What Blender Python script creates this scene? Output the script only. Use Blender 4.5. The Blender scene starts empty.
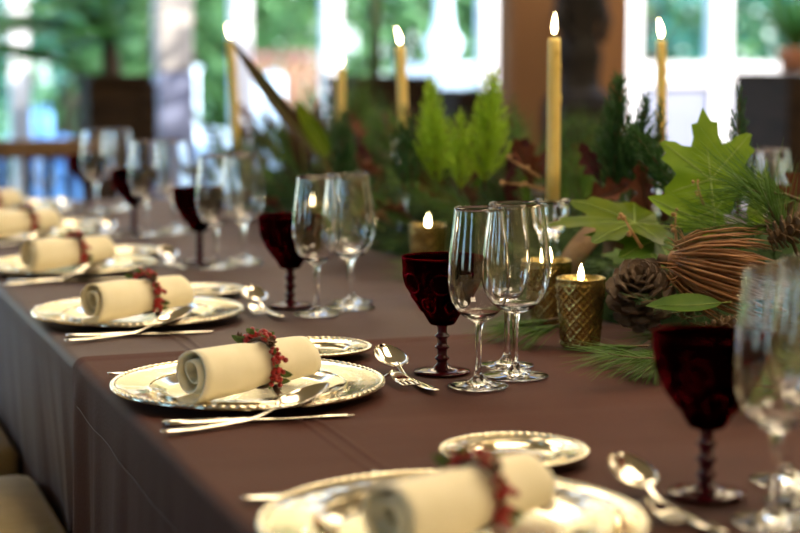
import bpy, math, random
from mathutils import Vector, Matrix
random.seed(7)
PI = math.pi
sc = bpy.context.scene
C = sc.collection
rnd = random.random
def U(a, b): return a + (b - a) * rnd()

# ------------------------------------------------------------------ camera
FPX, HY, CAMZ, YAW = 1693.74, 63.14, 1.1454, 0.3516
PIT = math.atan((266.5 - HY) / FPX)
FW = Vector((math.sin(YAW) * math.cos(PIT), math.cos(YAW) * math.cos(PIT), -math.sin(PIT)))
RT = Vector((math.cos(YAW), -math.sin(YAW), 0))
UP = RT.cross(FW)
CAM = Vector((0, 0, CAMZ))
cd = bpy.data.cameras.new('camera'); cam = bpy.data.objects.new('camera', cd); C.objects.link(cam)
cam.location = CAM
cam.rotation_euler = FW.to_track_quat('-Z', 'Y').to_euler()
cd.sensor_width = 36; cd.lens = FPX / 800 * 36
cd.clip_start = .05; cd.clip_end = 300
cd.dof.use_dof = True; cd.dof.focus_distance = 2.13; cd.dof.aperture_fstop = 3.0
cd.dof.aperture_blades = 0
sc.camera = cam
def ray(px, py): return FW + RT * ((px - 400) / FPX) - UP * ((py - 266.5) / FPX)
def at_y(px, py, Y):
    d = ray(px, py); return CAM + d * (Y / d.y)
def at_d(px, py, D): return CAM + ray(px, py) * D
def at_x(px, py, X):
    d = ray(px, py); return CAM + d * (X / d.x)

# ------------------------------------------------------------------ world, sun, exposure
w = bpy.data.worlds.new('world'); sc.world = w; w.use_nodes = True
nt = w.node_tree; bg = nt.nodes['Background']
sky = nt.nodes.new('ShaderNodeTexSky'); sky.sky_type = 'NISHITA'
sky.sun_disc = False; sky.sun_elevation = math.radians(42); sky.sun_rotation = math.radians(150)
sky.air_density = 1.0; sky.dust_density = 1.5; sky.ozone_density = 1.6
nt.links.new(sky.outputs[0], bg.inputs[0]); bg.inputs[1].default_value = 0.75
sl = bpy.data.lights.new('sun', 'SUN'); sl.energy = 6.5; sl.angle = math.radians(1.2); sl.color = (1, .95, .88)
so = bpy.data.objects.new('sun', sl); C.objects.link(so)
so.rotation_euler = Vector((-.55, 1.0, -1.05)).to_track_quat('-Z', 'Y').to_euler()
vs = sc.view_settings
vs.view_transform = 'Standard'; vs.look = 'None'; vs.gamma = 1; vs.use_curve_mapping = False
vs.exposure = 0.75
sc.cycles.use_denoising = True
sc.cycles.max_bounces = 16; sc.cycles.transmission_bounces = 14; sc.cycles.transparent_max_bounces = 16
sc.cycles.sample_clamp_indirect = 6

# ------------------------------------------------------------------ materials
def new_mat(name):
    m = bpy.data.materials.new(name); m.use_nodes = True
    return m, m.node_tree, m.node_tree.nodes['Principled BSDF']
def mat(name, c1, c2=None, scale=20, rough=.6, metal=0, bump=0, bscale=None, detail=4, spec=None, trans=0, sheen=0, stretch=None, sss=0, ior=None, coat=0):
    m, t, p = new_mat(name)
    p.inputs['Roughness'].default_value = rough; p.inputs['Metallic'].default_value = metal
    if spec is not None: p.inputs['Specular IOR Level'].default_value = spec
    if trans: p.inputs['Transmission Weight'].default_value = trans
    if sheen: p.inputs['Sheen Weight'].default_value = sheen
    if coat: p.inputs['Coat Weight'].default_value = coat
    if ior: p.inputs['IOR'].default_value = ior
    if sss:
        p.inputs['Subsurface Weight'].default_value = sss; p.inputs['Subsurface Radius'].default_value = (.02, .012, .006)
    if c2 is None and not bump:
        p.inputs['Base Color'].default_value = (*c1, 1); return m
    tc = t.nodes.new('ShaderNodeTexCoord'); mp = t.nodes.new('ShaderNodeMapping')
    t.links.new(tc.outputs['Object'], mp.inputs[0])
    if stretch: mp.inputs['Scale'].default_value = stretch
    n = t.nodes.new('ShaderNodeTexNoise'); n.inputs['Scale'].default_value = scale; n.inputs['Detail'].default_value = detail
    t.links.new(mp.outputs[0], n.inputs['Vector'])
    r = t.nodes.new('ShaderNodeValToRGB')
    r.color_ramp.elements[0].position = .33; r.color_ramp.elements[1].position = .67
    r.color_ramp.elements[0].color = (*c1, 1); r.color_ramp.elements[1].color = (*(c2 or c1), 1)
    t.links.new(n.outputs['Fac'], r.inputs[0]); t.links.new(r.outputs[0], p.inputs['Base Color'])
    if bump:
        b = t.nodes.new('ShaderNodeBump'); b.inputs['Strength'].default_value = bump; b.inputs['Distance'].default_value = .01
        n2 = n
        if bscale:
            n2 = t.nodes.new('ShaderNodeTexNoise'); n2.inputs['Scale'].default_value = bscale; n2.inputs['Detail'].default_value = 3
            t.links.new(mp.outputs[0], n2.inputs['Vector'])
        t.links.new(n2.outputs['Fac'], b.inputs['Height']); t.links.new(b.outputs[0], p.inputs['Normal'])
    return m
def leaf_mat(name, c1, c2, scale=30, rough=.45, tl=.35, spec=.18):
    m = mat(name, c1, c2, scale, rough, spec=spec)
    t = m.node_tree; p = t.nodes['Principled BSDF']; out = t.nodes['Material Output']
    tr = t.nodes.new('ShaderNodeBsdfTranslucent'); mx = t.nodes.new('ShaderNodeMixShader'); mx.inputs[0].default_value = tl
    src = p.inputs['Base Color'].links[0].from_socket
    t.links.new(src, tr.inputs[0]); t.links.new(p.outputs[0], mx.inputs[1]); t.links.new(tr.outputs[0], mx.inputs[2])
    t.links.new(mx.outputs[0], out.inputs[0]); return m
def glass_mat(name, col, rough=0, ior=1.45):
    m, t, p = new_mat(name); t.nodes.remove(p)
    g = t.nodes.new('ShaderNodeBsdfGlass'); g.inputs['Color'].default_value = (*col, 1)
    g.inputs['Roughness'].default_value = rough; g.inputs['IOR'].default_value = ior
    t.links.new(g.outputs[0], t.nodes['Material Output'].inputs[0]); return m
def pane_mat(name, tint):
    m, t, p = new_mat(name); t.nodes.remove(p)
    a = t.nodes.new('ShaderNodeBsdfTransparent'); a.inputs[0].default_value = (*tint, 1)
    g = t.nodes.new('ShaderNodeBsdfGlossy'); g.inputs['Roughness'].default_value = .02
    f = t.nodes.new('ShaderNodeFresnel'); f.inputs[0].default_value = 1.25
    mx = t.nodes.new('ShaderNodeMixShader')
    t.links.new(f.outputs[0], mx.inputs[0]); t.links.new(a.outputs[0], mx.inputs[1]); t.links.new(g.outputs[0], mx.inputs[2])
    t.links.new(mx.outputs[0], t.nodes['Material Output'].inputs[0]); return m
def emit_mat(name, col, s):
    m, t, p = new_mat(name); t.nodes.remove(p)
    e = t.nodes.new('ShaderNodeEmission'); e.inputs[0].default_value = (*col, 1); e.inputs[1].default_value = s
    t.links.new(e.outputs[0], t.nodes['Material Output'].inputs[0]); return m

M = dict(
 cloth=mat('brown_tablecloth', (.062, .022, .016), (.072, .026, .020), 7, .7, bump=.10, bscale=260, spec=.12),
 cloth2=mat('mauve_brown_tablecloth', (.060, .031, .029), (.070, .037, .035), 7, .6, bump=.10, bscale=260, spec=.25),
 thread=mat('hem_thread', (.07, .035, .026), rough=.6),
 silver=mat('silver_plate', (.90, .83, .66), (.85, .77, .58), 9, .11, 1),
 steel=mat('cutlery_silver', (.92, .88, .78), (.84, .78, .66), 12, .13, 1),
 napkin=mat('cream_linen', (.82, .75, .54), (.86, .79, .60), 40, .85, bump=.06, bscale=700, sheen=.2),
 berry=mat('red_berry', (.42, .012, .010), (.24, .010, .012), 200, .35),
 rleaf=leaf_mat('wreath_leaf', (.06, .10, .03), (.10, .14, .04), 120, .5),
 rcone=mat('tiny_cone', (.06, .025, .012), (.12, .055, .025), 200, .7),
 wire=mat('wreath_twig', (.05, .028, .015), (.08, .04, .02), 90, .7),
 glass=glass_mat('clear_glass', (1, 1, 1)),
 ruby=glass_mat('ruby_glass', (.20, .006, .016), .015, 1.5),
 rubyd=mat('dark_ruby_glass', (.055, .003, .008), (.07, .005, .011), 20, .10, spec=.3),
 rubyr=mat('ruby_relief', (.030, .003, .006), (.075, .020, .014), 60, .25, spec=.5),
 wax=mat('yellow_wax', (.83, .60, .17), (.87, .66, .22), 30, .45, sss=.25),
 wax2=mat('cream_wax', (.85, .60, .35), (.9, .68, .42), 30, .45, sss=.3),
 wick=mat('wick', (.02, .015, .012), rough=.9),
 flame=emit_mat('flame', (1, .80, .42), 26),
 gold=mat('gold_mercury_glass', (.30, .22, .07), (.52, .39, .14), 60, .24, .85, spec=.6),
 amber=glass_mat('amber_glass', (.72, .55, .28), .12),
 crystal=glass_mat('crystal', (.97, .97, .95), .03),
 pine=leaf_mat('pine_needle', (.062, .140, .026), (.115, .210, .042), 40, .4, .25),
 fir=leaf_mat('fir_needle', (.032, .085, .026), (.060, .135, .036), 30, .45, .2),
 cyp=leaf_mat('dark_cypress', (.022, .068, .022), (.045, .110, .030), 30, .5, .2),
 lime=leaf_mat('lime_cypress', (.26, .44, .025), (.40, .58, .05), 25, .5, .35),
 maple=leaf_mat('maple_leaf', (.13, .24, .012), (.21, .33, .022), 25, .4, .38),
 maple2=leaf_mat('dark_maple_leaf', (.05, .12, .012), (.10, .18, .02), 25, .4, .3),
 vein=leaf_mat('leaf_vein', (.30, .40, .10), (.34, .44, .13), 25, .5, .2),
 yleaf=leaf_mat('yellow_green_leaf', (.13, .18, .004), (.065, .12, .006), 18, .4, .35),
 brown=leaf_mat('russet_leaf', (.085, .024, .016), (.15, .05, .026), 22, .5, .2),
 maroon=leaf_mat('maroon_leaf', (.045, .012, .016), (.09, .025, .026), 22, .45, .2),
 twig=mat('tan_twig', (.30, .16, .06), (.42, .25, .11), 60, .7),
 stem=mat('sprig_stem', (.08, .045, .022), (.12, .07, .03), 60, .8),
 cone=mat('pine_cone_scale', (.085, .052, .034), (.17, .115, .078), 55, .75, bump=.3),
 conetip=mat('pine_cone_tip', (.16, .11, .075), (.10, .07, .05), 80, .8),
 bract=mat('dried_bract', (.22, .085, .026), (.36, .17, .06), 45, .5),
 scone=mat('spruce_cone_scale', (.17, .10, .04), (.10, .055, .025), 60, .7),
 bark=mat('curled_bark', (.16, .085, .035), (.28, .17, .075), 18, .7, bump=.5, bscale=40),
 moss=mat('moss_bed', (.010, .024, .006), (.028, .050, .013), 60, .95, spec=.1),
 aloe=leaf_mat('dark_strap_leaf', (.035, .030, .014), (.07, .035, .018), 12, .35, .1),
 seat=mat('beige_upholstery', (.42, .33, .17), (.48, .38, .20), 30, .85, bump=.2, bscale=300, sheen=.2),
 dwood=mat('dark_wood', (.014, .009, .006), (.035, .021, .013), 5, .7, spec=.1, stretch=(1, 1, 8)),
 mwood=mat('mid_wood', (.10, .055, .022), (.18, .10, .045), 5, .5, stretch=(8, 1, 1)),
 pwood=mat('planter_wood', (.017, .010, .006), (.038, .023, .012), 4, .75, spec=.08, stretch=(1, 1, 9)),
 post=mat('ochre_timber_post', (.17, .075, .024), (.25, .12, .045), 2.2, .75, bump=.3, bscale=14, stretch=(1, 1, .35)),
 bronze=mat('dark_bronze', (.008, .007, .007), (.02, .016, .014), 14, .6, spec=.15, bump=.4),
 white=mat('white_paint', (.82, .82, .82), (.76, .76, .78), 3, .5),
 lilac=mat('blue_lit_column', (.17, .19, .29), (.20, .22, .32), 3, .6),
 lilac2=mat('pale_blue_panel', (.24, .27, .37), (.27, .30, .40), 3, .6),
 stone=mat('beige_stone', (.36, .33, .29), (.42, .38, .34), 3, .8, bump=.2),
 plaster=mat('cream_plaster', (.78, .62, .34), (.83, .68, .40), 2, .9),
 panel=mat('dark_panelling', (.055, .034, .022), (.085, .052, .033), 3, .6, stretch=(1, 1, .2)),
 farwall=mat('ochre_plaster', (.26, .205, .10), (.30, .24, .125), 2, .9),
 ceil=mat('cream_ceiling', (.80, .66, .40), (.84, .70, .45), 2, .9),
 floor=mat('stone_floor', (.10, .075, .055), (.15, .12, .09), 3, .55),
 pane=pane_mat('window_pane', (.86, .96, 1.0)),
 lamp=emit_mat('lamp_diffuser', (1, .80, .52), 6.2),
 lmetal=mat('lamp_metal', (.25, .18, .10), rough=.35, metal=1),
 lawn=mat('lawn', (.05, .13, .03), (.10, .20, .05), 9, .9, bump=.4),
 terrace=mat('terrace_stone', (.45, .45, .44), (.55, .55, .53), 4, .85),
 tleaf1=leaf_mat('tree_leaf_green', (.09, .19, .07), (.17, .30, .11), 2, .5, .4),
 tleaf2=leaf_mat('tree_leaf_cool_cast', (.03, .13, .10), (.06, .20, .15), 2, .5, .4),  # cool cast of the outdoor light put into the leaf colour
 tleaf3=leaf_mat('tree_leaf_light', (.20, .36, .10), (.30, .44, .16), 2, .5, .4),
 palm=leaf_mat('palm_leaf', (.045, .16, .03), (.09, .25, .05), 6, .4, .4),
 trunk=mat('trunk', (.07, .05, .03), (.12, .09, .06), 6, .9, bump=.4),
 gstem=mat('green_stem', (.10, .17, .05), (.17, .22, .08), 6, .5),
 terra=mat('terracotta', (.42, .17, .09), (.5, .22, .12), 8, .8),
 pink=leaf_mat('pink_petal', (.62, .25, .22), (.7, .36, .3), 20, .5, .3),
 cushion=mat('white_cushion', (.80, .82, .86), (.86, .87, .9), 5, .9),
 bluepatch=mat('pale_blue_sky_patch', (.22, .42, .72), (.3, .5, .78), 5, .9),
)

# ------------------------------------------------------------------ mesh helpers
class MB:
    def __init__(s): s.v = []; s.f = []
    def add(s, vs, fs, mtx=None):
        o = len(s.v)
        s.v += [tuple(mtx @ Vector(v)) for v in vs] if mtx else [tuple(v) for v in vs]
        s.f += [tuple(i + o for i in f) for f in fs]; return s
    def box(s, x0, x1, y0, y1, z0, z1, b=0):
        if not b:
            vs = [(x, y, z) for z in (z0, z1) for y in (y0, y1) for x in (x0, x1)]
            return s.add(vs, [(0, 2, 3, 1), (4, 5, 7, 6), (0, 1, 5, 4), (2, 6, 7, 3), (0, 4, 6, 2), (1, 3, 7, 5)])
        # chamfered box: three nested layers
        vs = []; fs = []
        L = [(z0, b), (z0 + b, 0), (z1 - b, 0), (z1, b)]
        for z, i in L:
            ring = [(x0 + i + (b if not i else b), y0 + i), (x1 - i - b, y0 + i), (x1 - i, y0 + i + b), (x1 - i, y1 - i - b), (x1 - i - b, y1 - i), (x0 + i + b, y1 - i), (x0 + i, y1 - i - b), (x0 + i, y0 + i + b)]
            vs += [(x, y, z) for x, y in ring]
        for k in range(3):
            for j in range(8):
                a = k * 8 + j; c = k * 8 + (j + 1) % 8; fs.append((a, c, c + 8, a + 8))
        fs.append(tuple(range(7, -1, -1))); fs.append(tuple(range(24, 32)))
        return s.add(vs, fs)
    def lathe(s, prof, seg=32, mtx=None, mod=None):
        vs = []; fs = []; n = len(prof); idx = []
        for r, z in prof:
            if r < 1e-6: idx.append([len(vs)] * seg); vs.append((0, 0, z))
            else:
                idx.append(list(range(len(vs), len(vs) + seg)))
                for j in range(seg):
                    a = 2 * PI * j / seg
                    rr, zz = mod(r, z, a) if mod else (r, z)
                    vs.append((rr * math.cos(a), rr * math.sin(a), zz))
        for i in range(n - 1):
            for j in range(seg):
                k = (j + 1) % seg
                q = [idx[i][j], idx[i][k], idx[i + 1][k], idx[i + 1][j]]
                u = []
                for x in q:
                    if x not in u: u.append(x)
                if len(u) > 2: fs.append(tuple(u))
        return s.add(vs, fs, mtx)
    def tube(s, pts, rad, sides=6, caps=True, flat=1.0):
        pts = [Vector(p) for p in pts]; n = len(pts)
        if not isinstance(rad, (list, tuple)): rad = [rad] * n
        vs = []; fs = []; up = None
        for i, p in enumerate(pts):
            t = (pts[min(i + 1, n - 1)] - pts[max(i - 1, 0)]).normalized()
            if up is None: up = Vector((0, 0, 1)) if abs(t.z) < .9 else Vector((1, 0, 0))
            a = t.cross(up).normalized(); b = a.cross(t).normalized(); up = b
            for j in range(sides):
                th = 2 * PI * j / sides
                vs.append(p + a * (rad[i] * math.cos(th)) + b * (rad[i] * flat * math.sin(th)))
        for i in range(n - 1):
            for j in range(sides):
                k = (j + 1) % sides
                fs.append((i * sides + j, i * sides + k, (i + 1) * sides + k, (i + 1) * sides + j))
        if caps: fs += [tuple(range(sides - 1, -1, -1)), tuple(range((n - 1) * sides, n * sides))]
        return s.add(vs, fs)
    def torus(s, R, r, seg=32, sides=8, mtx=None):
        vs = []; fs = []
        for i in range(seg):
            a = 2 * PI * i / seg
            for j in range(sides):
                b = 2 * PI * j / sides
                vs.append(((R + r * math.cos(b)) * math.cos(a), (R + r * math.cos(b)) * math.sin(a), r * math.sin(b)))
        for i in range(seg):
            for j in range(sides):
                fs.append((i * sides + j, ((i + 1) % seg) * sides + j, ((i + 1) % seg) * sides + (j + 1) % sides, i * sides + (j + 1) % sides))
        return s.add(vs, fs, mtx)
    def ball(s, c, r, seg=8, rings=6, sz=1):
        return s.lathe([(r * math.sin(PI * i / rings), -r * sz * math.cos(PI * i / rings)) for i in range(rings + 1)], seg, Matrix.Translation(c))
    def blade(s, p, d, L, wd, bend=None, segs=2, n=None):
        """thin tapering strip from p along d"""
        p = Vector(p); d = Vector(d).normalized()
        n = n or Vector((U(-1, 1), U(-1, 1), U(-1, 1)))
        a = d.cross(n)
        if a.length < 1e-4: a = d.cross(Vector((0.3, .5, .8)))
        a.normalize(); bend = Vector(bend or (0, 0, 0))
        vs = []; fs = []
        for i in range(segs + 1):
            t = i / segs
            q = p + d * (L * t) + bend * (t * t * L)
            ww = wd * (1 - .75 * t) if segs < 3 else wd * math.sin(PI * min(.97, .12 + .85 * t))
            vs += [q - a * ww / 2, q + a * ww / 2]
        for i in range(segs): fs.append((2 * i, 2 * i + 1, 2 * i + 3, 2 * i + 2))
        return s.add(vs, fs)
    def build(s, name, m, parent=None, smooth=True, loc=None):
        me = bpy.data.meshes.new(name); me.from_pydata(s.v, [], s.f); me.update()
        if smooth: me.polygons.foreach_set('use_smooth', [True] * len(me.polygons))
        me.materials.append(M[m] if isinstance(m, str) else m)
        o = bpy.data.objects.new(name, me); C.objects.link(o)
        if parent: o.parent = parent
        if loc: o.location = loc
        return o
def crom(pts, k=4):
    """Catmull-Rom resample of a 2D profile"""
    out = []; n = len(pts)
    for i in range(n - 1):
        p0, p1, p2, p3 = pts[max(i - 1, 0)], pts[i], pts[i + 1], pts[min(i + 2, n - 1)]
        for j in range(k):
            t = j / k
            out.append(tuple(.5 * (2 * b + (c - a) * t + (2 * a - 5 * b + 4 * c - d) * t * t + (3 * b - a - 3 * c + d) * t ** 3) for a, b, c, d in zip(p0, p1, p2, p3)))
    out.append(pts[-1]); return out
def tag(o, label=None, cat=None, group=None, kind=None):
    if label: o['label'] = label
    if cat: o['category'] = cat
    if group: o['group'] = group
    if kind: o['kind'] = kind
    return o
def thing(name, label, cat, loc=(0, 0, 0), rz=0, group=None):
    o = bpy.data.objects.new(name, None); C.objects.link(o); o.empty_display_size = .05
    o.location = loc; o.rotation_euler = (0, 0, rz); return tag(o, label, cat, group)
def inst(src, parent=None, name=None):
    o = src.copy(); C.objects.link(o); o.parent = parent
    if name: o.name = name
    return o
def copy_tree(o, parent=None):
    c = o.copy(); C.objects.link(c); c.parent = parent
    for ch in list(o.children): copy_tree(ch, c)
    return c
def orient(o, p, yd, n, s=1):
    """local +Y along yd, local +Z towards n"""
    y = Vector(yd).normalized(); x = y.cross(Vector(n))
    if x.length < 1e-4: x = y.cross(Vector((.2, .9, .3)))
    x.normalize(); z = x.cross(y)
    R = Matrix((x, y, z)).transposed()
    o.rotation_mode = 'QUATERNION'; o.rotation_quaternion = R.to_quaternion(); o.location = p; o.scale = (s, s, s)
    return o

# ------------------------------------------------------------------ the setting
ZT = .75                    # top of the cloth
X0, X1, YE, YN = .362, 2.362, 4.98, -.35
XC = (X0 + X1) / 2
WY = 9.0                    # far wall
ZH = 1.80                   # head of its windows
def struct(name, mb, m, smooth=False): return tag(mb.build(name, m, smooth=smooth), kind='structure')
struct('floor', MB().box(-3.6, 8.2, -3.2, WY + .1, -.1, 0), 'floor')
struct('ceiling', MB().box(-3.6, 8.2, -3.2, 6.4, 3.2, 3.35), 'ceil')
struct('wall_back', MB().box(-3.6, 8.2, -3.2, -3.0, 0, 3.2), 'plaster')
struct('wall_right', MB().box(8.0, 8.2, -3.0, WY, 0, 3.2), 'plaster')
struct('wall_far', MB().box(-3.6, 8.2, WY, WY + .2, ZH, 4.3), 'farwall')
wl = MB().box(-3.6, -3.45, -3.0, WY, 2.25, 3.2).box(-3.6, -3.45, -3.0, WY, 0, .85)
for ya, yb in ((-3.0, -1.4), (-.6, 1.1), (1.9, 3.6), (4.4, 6.1), (6.9, WY)): wl.box(-3.6, -3.45, ya, yb, .85, 2.25)
struct('wall_left', wl, 'panel')
tag(struct('terrace', MB().box(-30, 40, WY + .1, 17, -.12, -.02), 'terrace'))
struct('lawn', MB().box(-60, 90, -40, 120, -.4, -.14), 'lawn')
# windows of the left wall
for i, y in enumerate((-1.0, 1.5, 4.0, 6.5)):
    r = tag(thing('window_%d' % (i + 11), None, None, (-3.525, y, 0)), kind='structure')
    for q in (-.4, .36): MB().box(-.04, .04, q, q + .04, .85, 2.25).build('frame_post', 'white', r, False)
    for z in (.85, 2.20): MB().box(-.04, .04, -.36, .36, z, z + .05).build('frame_rail', 'white', r, False)
    MB().box(-.004, .004, -.36, .36, .90, 2.20).build('pane', 'pane', r, False)

def wx(px, Y=WY): return at_y(px, HY, Y).x
# far wall: white mullioned glazing between fixed pixels of the photo, projected on the wall plane
col = thing('column', 'pale column with beige shaft, lower half coloured as blue-lit behind table end', 'column', ((wx(151) + wx(186)) / 2, WY - .1, 0))
cw = (wx(186) - wx(151)) / 2
zb = at_y(168, 73, WY).z
MB().box(-cw, cw, -cw, cw, zb, ZH, .02).build('shaft', 'stone', col, False)
MB().box(-cw * 1.03, cw * 1.03, -cw * 1.03, cw * 1.03, 0, zb, .01).build('blue_lit_shaft', 'lilac', col, False)  # bluish light on the lower column, put in as a lilac colour
def glazing(n, pa, pb, lo=0.0, rail=None, mull=(), thick=.05, last=False, first=True):
    xa, xb = wx(pa), wx(pb)
    r = thing('window_%d' % n, None, None, (0, WY + .05, 0)); tag(r, kind='structure')
    if first: MB().box(xa - thick, xa + thick, -.05, .05, 0, ZH).build('frame_post', 'white', r, False)
    if last: MB().box(xb - thick, xb + thick, -.05, .05, 0, ZH).build('frame_post', 'white', r, False)
    MB().box(xa + thick, xb - thick, -.05, .05, ZH - .08, ZH).build('frame_head', 'white', r, False)
    MB().box(xa + thick, xb - thick, -.05, .05, 0, max(lo, .08)).build('bottom_rail', 'white', r, False)
    zl = max(lo, .08)
    if rail:
        MB().box(xa + thick, xb - thick, -.045, .045, rail[0], rail[1]).build('mid_rail', 'white', r, False)
        MB().box(xa + thick, xb - thick, -.02, .02, zl, rail[0]).build('lower_panel', 'lilac2', r, False)
        zl = rail[1]
    xs = [xa] + [wx(q) for q in mull] + [xb]
    for q in xs[1:-1]: MB().box(q - .03, q + .03, -.04, .04, zl, ZH - .08).build('mullion', 'white', r, False)
    for a, b in zip(xs, xs[1:]): MB().box(a + .03, b - .03, -.004, .004, zl, ZH - .08).build('pane', 'pane', r, False)
    return r
glazing(1, -420, -180)
glazing(2, -180, 20, mull=(-80,))
glazing(3, 20, 152)
glazing(4, 185, 243, thick=.04, first=False)
glazing(5, 243, 334, thick=.055)
glazing(6, 334, 490, thick=.05, last=True)
glazing(7, 632, 722, rail=(at_y(690, 86, WY).z, at_y(690, 62, WY).z), thick=.065)
glazing(8, 722, 900, rail=(at_y(690, 86, WY).z, at_y(690, 62, WY).z), thick=.065)
glazing(9, 900, 1300, last=True)

# ceiling lamps (the room's own warm light)
def ceiling_lamp(x, y, label):
    r = thing('ceiling_lamp', label, 'lamp', (x, y, 3.2), 0, 'square ceiling lamps')
    for q in ((-.63, .63, -.63, -.58), (-.63, .63, .58, .63), (-.63, -.58, -.58, .58), (.58, .63, -.58, .58)):
        MB().box(*q, -.08, 0).build('frame_bar', 'lmetal', r, False)
    MB().box(-.58, .58, -.58, .58, -.06, -.03).build('diffuser', 'lamp', r, False)
for i, (x, y) in enumerate(((1.1, -.6), (2.9, .6), (1.2, 2.2), (3.2, 3.4), (1.3, 5.2), (4.0, 5.6), (5.8, 1.2), (6.2, 4.2))):
    ceiling_lamp(x, y, 'square warm ceiling lamp, number %s counted from behind the viewer' % ['one', 'two', 'three', 'four', 'five', 'six', 'seven', 'eight'][i])

# ------------------------------------------------------------------ table and cloths
tb = thing('banquet_table', 'long banquet table under brown cloths', 'table', (0, 0, 0))
MB().box(X0 + .012, X1 - .012, YN + .02, YE - .02, ZT - .045, ZT - .012).build('tabletop', 'mwood', tb, False)
for lx in (X0 + .25, X1 - .25):
    for ly in (.1, 2.3, 4.6):
        MB().box(lx - .03, lx + .03, ly - .03, ly + .03, 0, ZT - .045).build('leg', 'dwood', tb, False)
def hsh(a): return (math.sin(a * 12.9898) * 43758.5453) % 1
def n1(t, s=0):
    i = math.floor(t); f = t - i; f = f * f * (3 - 2 * f)
    return hsh(i + s * 57.3) * (1 - f) + hsh(i + 1 + s * 57.3) * f
def cloth(name, ya, yb, zt, label, fold, seed, hem_end, m_):
    drop = .70
    us = [X0 - .0] ; prof = []                       # (x, z, hang 0..1, side)
    n = 30
    for i in range(n, 0, -1): prof.append((X0, zt - .012 - (drop - .012) * (i / n) ** 1.0, (i / n), -1))
    for a in range(0, 91, 18): prof.append((X0 + .014 - .014 * math.cos(math.radians(a)), zt - .014 + .014 * math.sin(math.radians(a)), 0, -1))
    nx = 110
    xs_ = sorted([X0 + .014 + (X1 - X0 - .028) * i / nx for i in range(1, nx)] + [.515 + .0016 * i for i in range(32)])
    for q_ in xs_: prof.append((q_, zt, 0, 0))
    for a in range(90, -1, -18): prof.append((X1 - .014 + .014 * math.cos(math.radians(a)), zt - .014 + .014 * math.sin(math.radians(a)), 0, 1))
    for i in range(1, n + 1, 3): prof.append((X1, zt - .012 - (drop - .012) * i / n, i / n, 1))
    ny = int((yb - ya) / .013)
    vs = []; fs = []; m = len(prof)
    for j in range(ny + 1):
        y = ya + (yb - ya) * j / ny
        e = (yb - y)
        for x, z, h, sd in prof:
            if sd == 0 or h == 0:
                wv = .0009 * (n1(x * 9 + y * 3 + seed, 1) - .5) + .0026 * (n1(y * 13 + x * 1.5 + seed, 2) - .5) + .0012 * (n1(y * 31 + x * 3.1 + seed, 7) - .5)
                for cx, amp in ((.532, .0030), (.549, .0024)):
                    wv += 1.3 * amp * math.exp(-((x - cx) / .0030) ** 2) * (.3 + .7 * n1(y * 5 + cx * 300, 3))
                dx = 0
                if sd != 0: wv *= .5
                if hem_end and e < .022: wv += .0035 * math.sin(PI * e / .022)      # rolled hem
                vs.append((x, y, z + wv))
            else:
                p = n1(y * fold + seed, 4) + .6 * n1(y * fold * 2.3 + seed, 5) + .25 * n1(y * fold * 6 + seed, 6) - .75
                off = .002 * h ** .5 + .030 * h ** .8 * p + .004 * h
                if hem_end and e < .10: off += .018 * h ** .4 * math.sin(PI * min(1, e / .10)) ** 2
                if not hem_end:
                    q_ = min(1, max(0, (y - 2.28) / .12)); off = off * q_ - .004 - .055 * h
                vs.append((x + sd * off, y, z))
    for j in range(ny):
        for i in range(m - 1):
            a = j * m + i; fs.append((a, a + 1, a + m + 1, a + m))
    mb = MB(); mb.v = vs; mb.f = fs
    o = mb.build(name, m_)
    return tag(o, label, 'tablecloth')
farc = cloth('tablecloth', 2.18, YE, ZT - .0035, 'far brown tablecloth covering the table beyond the overlap', 9, 3.1, False, 'cloth2')
nearc = cloth('tablecloth', YN, 2.272, ZT, 'near brown tablecloth lapping over the far cloth', 13, 8.7, True, 'cloth')
th = MB().tube([(X0 - .0045 - .0008 * math.sin(k), 2.24 - .05 * k, ZT - .056 - .0012 * k + .002 * math.sin(k * 1.7)) for k in range(14)], .0005, 4).build('hem_stitch', 'thread', nearc)

# ------------------------------------------------------------------ place settings: prototypes
def plate_profile(R, rim, well, hgt, t=.0022):
    return [(0, .003), (well * .5, .003), (well * .94, .0032), (well, .0042), (well * 1.03, .0062), (rim * .97, hgt * .62), (rim, hgt * .72),
            (R * .88, hgt * .82), (R * .955, hgt * .96), (R * .975, hgt * 1.06), (R * .99, hgt * 1.04), (R, hgt * .92),
            (R * .995, hgt * .78), (R * .95, hgt * .70), (rim, hgt * .45), (well * 1.02, .0005), (well * .9, 0), (0, 0)]
def make_plate(name, R, rim, well, hgt, nb, label, cat, group):
    r = thing(name, label, cat, (0, 0, 0), 0, group)
    def mod(rr, z, a):
        k = rr / R
        if rim / R < k < .96 and z > hgt * .5: z += .00035 * math.sin(a * nb / 3) * math.sin((k - rim / R) / (.96 - rim / R) * PI)
        return rr, z
    MB().lathe(plate_profile(R, rim, well, hgt), 120, None, mod).build('body', 'silver', r)
    mb = MB()                                         # gadrooned edge
    seg = nb * 4; vs = []; fs = []
    for i in range(seg):
        a = 2 * PI * i / seg; q = .0019 + .0005 * math.cos(nb * a)
        for j in range(6):
            b = 2 * PI * j / 6
            rr = R * .978 + q * 1.5 * math.cos(b)
            vs.append((rr * math.cos(a), rr * math.sin(a), hgt * 1.0 + q * math.sin(b)))
    for i in range(seg):
        for j in range(6): fs.append((i * 6 + j, ((i + 1) % seg) * 6 + j, ((i + 1) % seg) * 6 + (j + 1) % 6, i * 6 + (j + 1) % 6))
    mb.v = vs; mb.f = fs; mb.build('gadrooned_edge', 'silver', r)
    mb = MB().torus(rim * 1.0, .0011, 96, 6, Matrix.Translation((0, 0, hgt * .74))); mb.build('inner_bead', 'silver', r)
    return r
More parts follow.
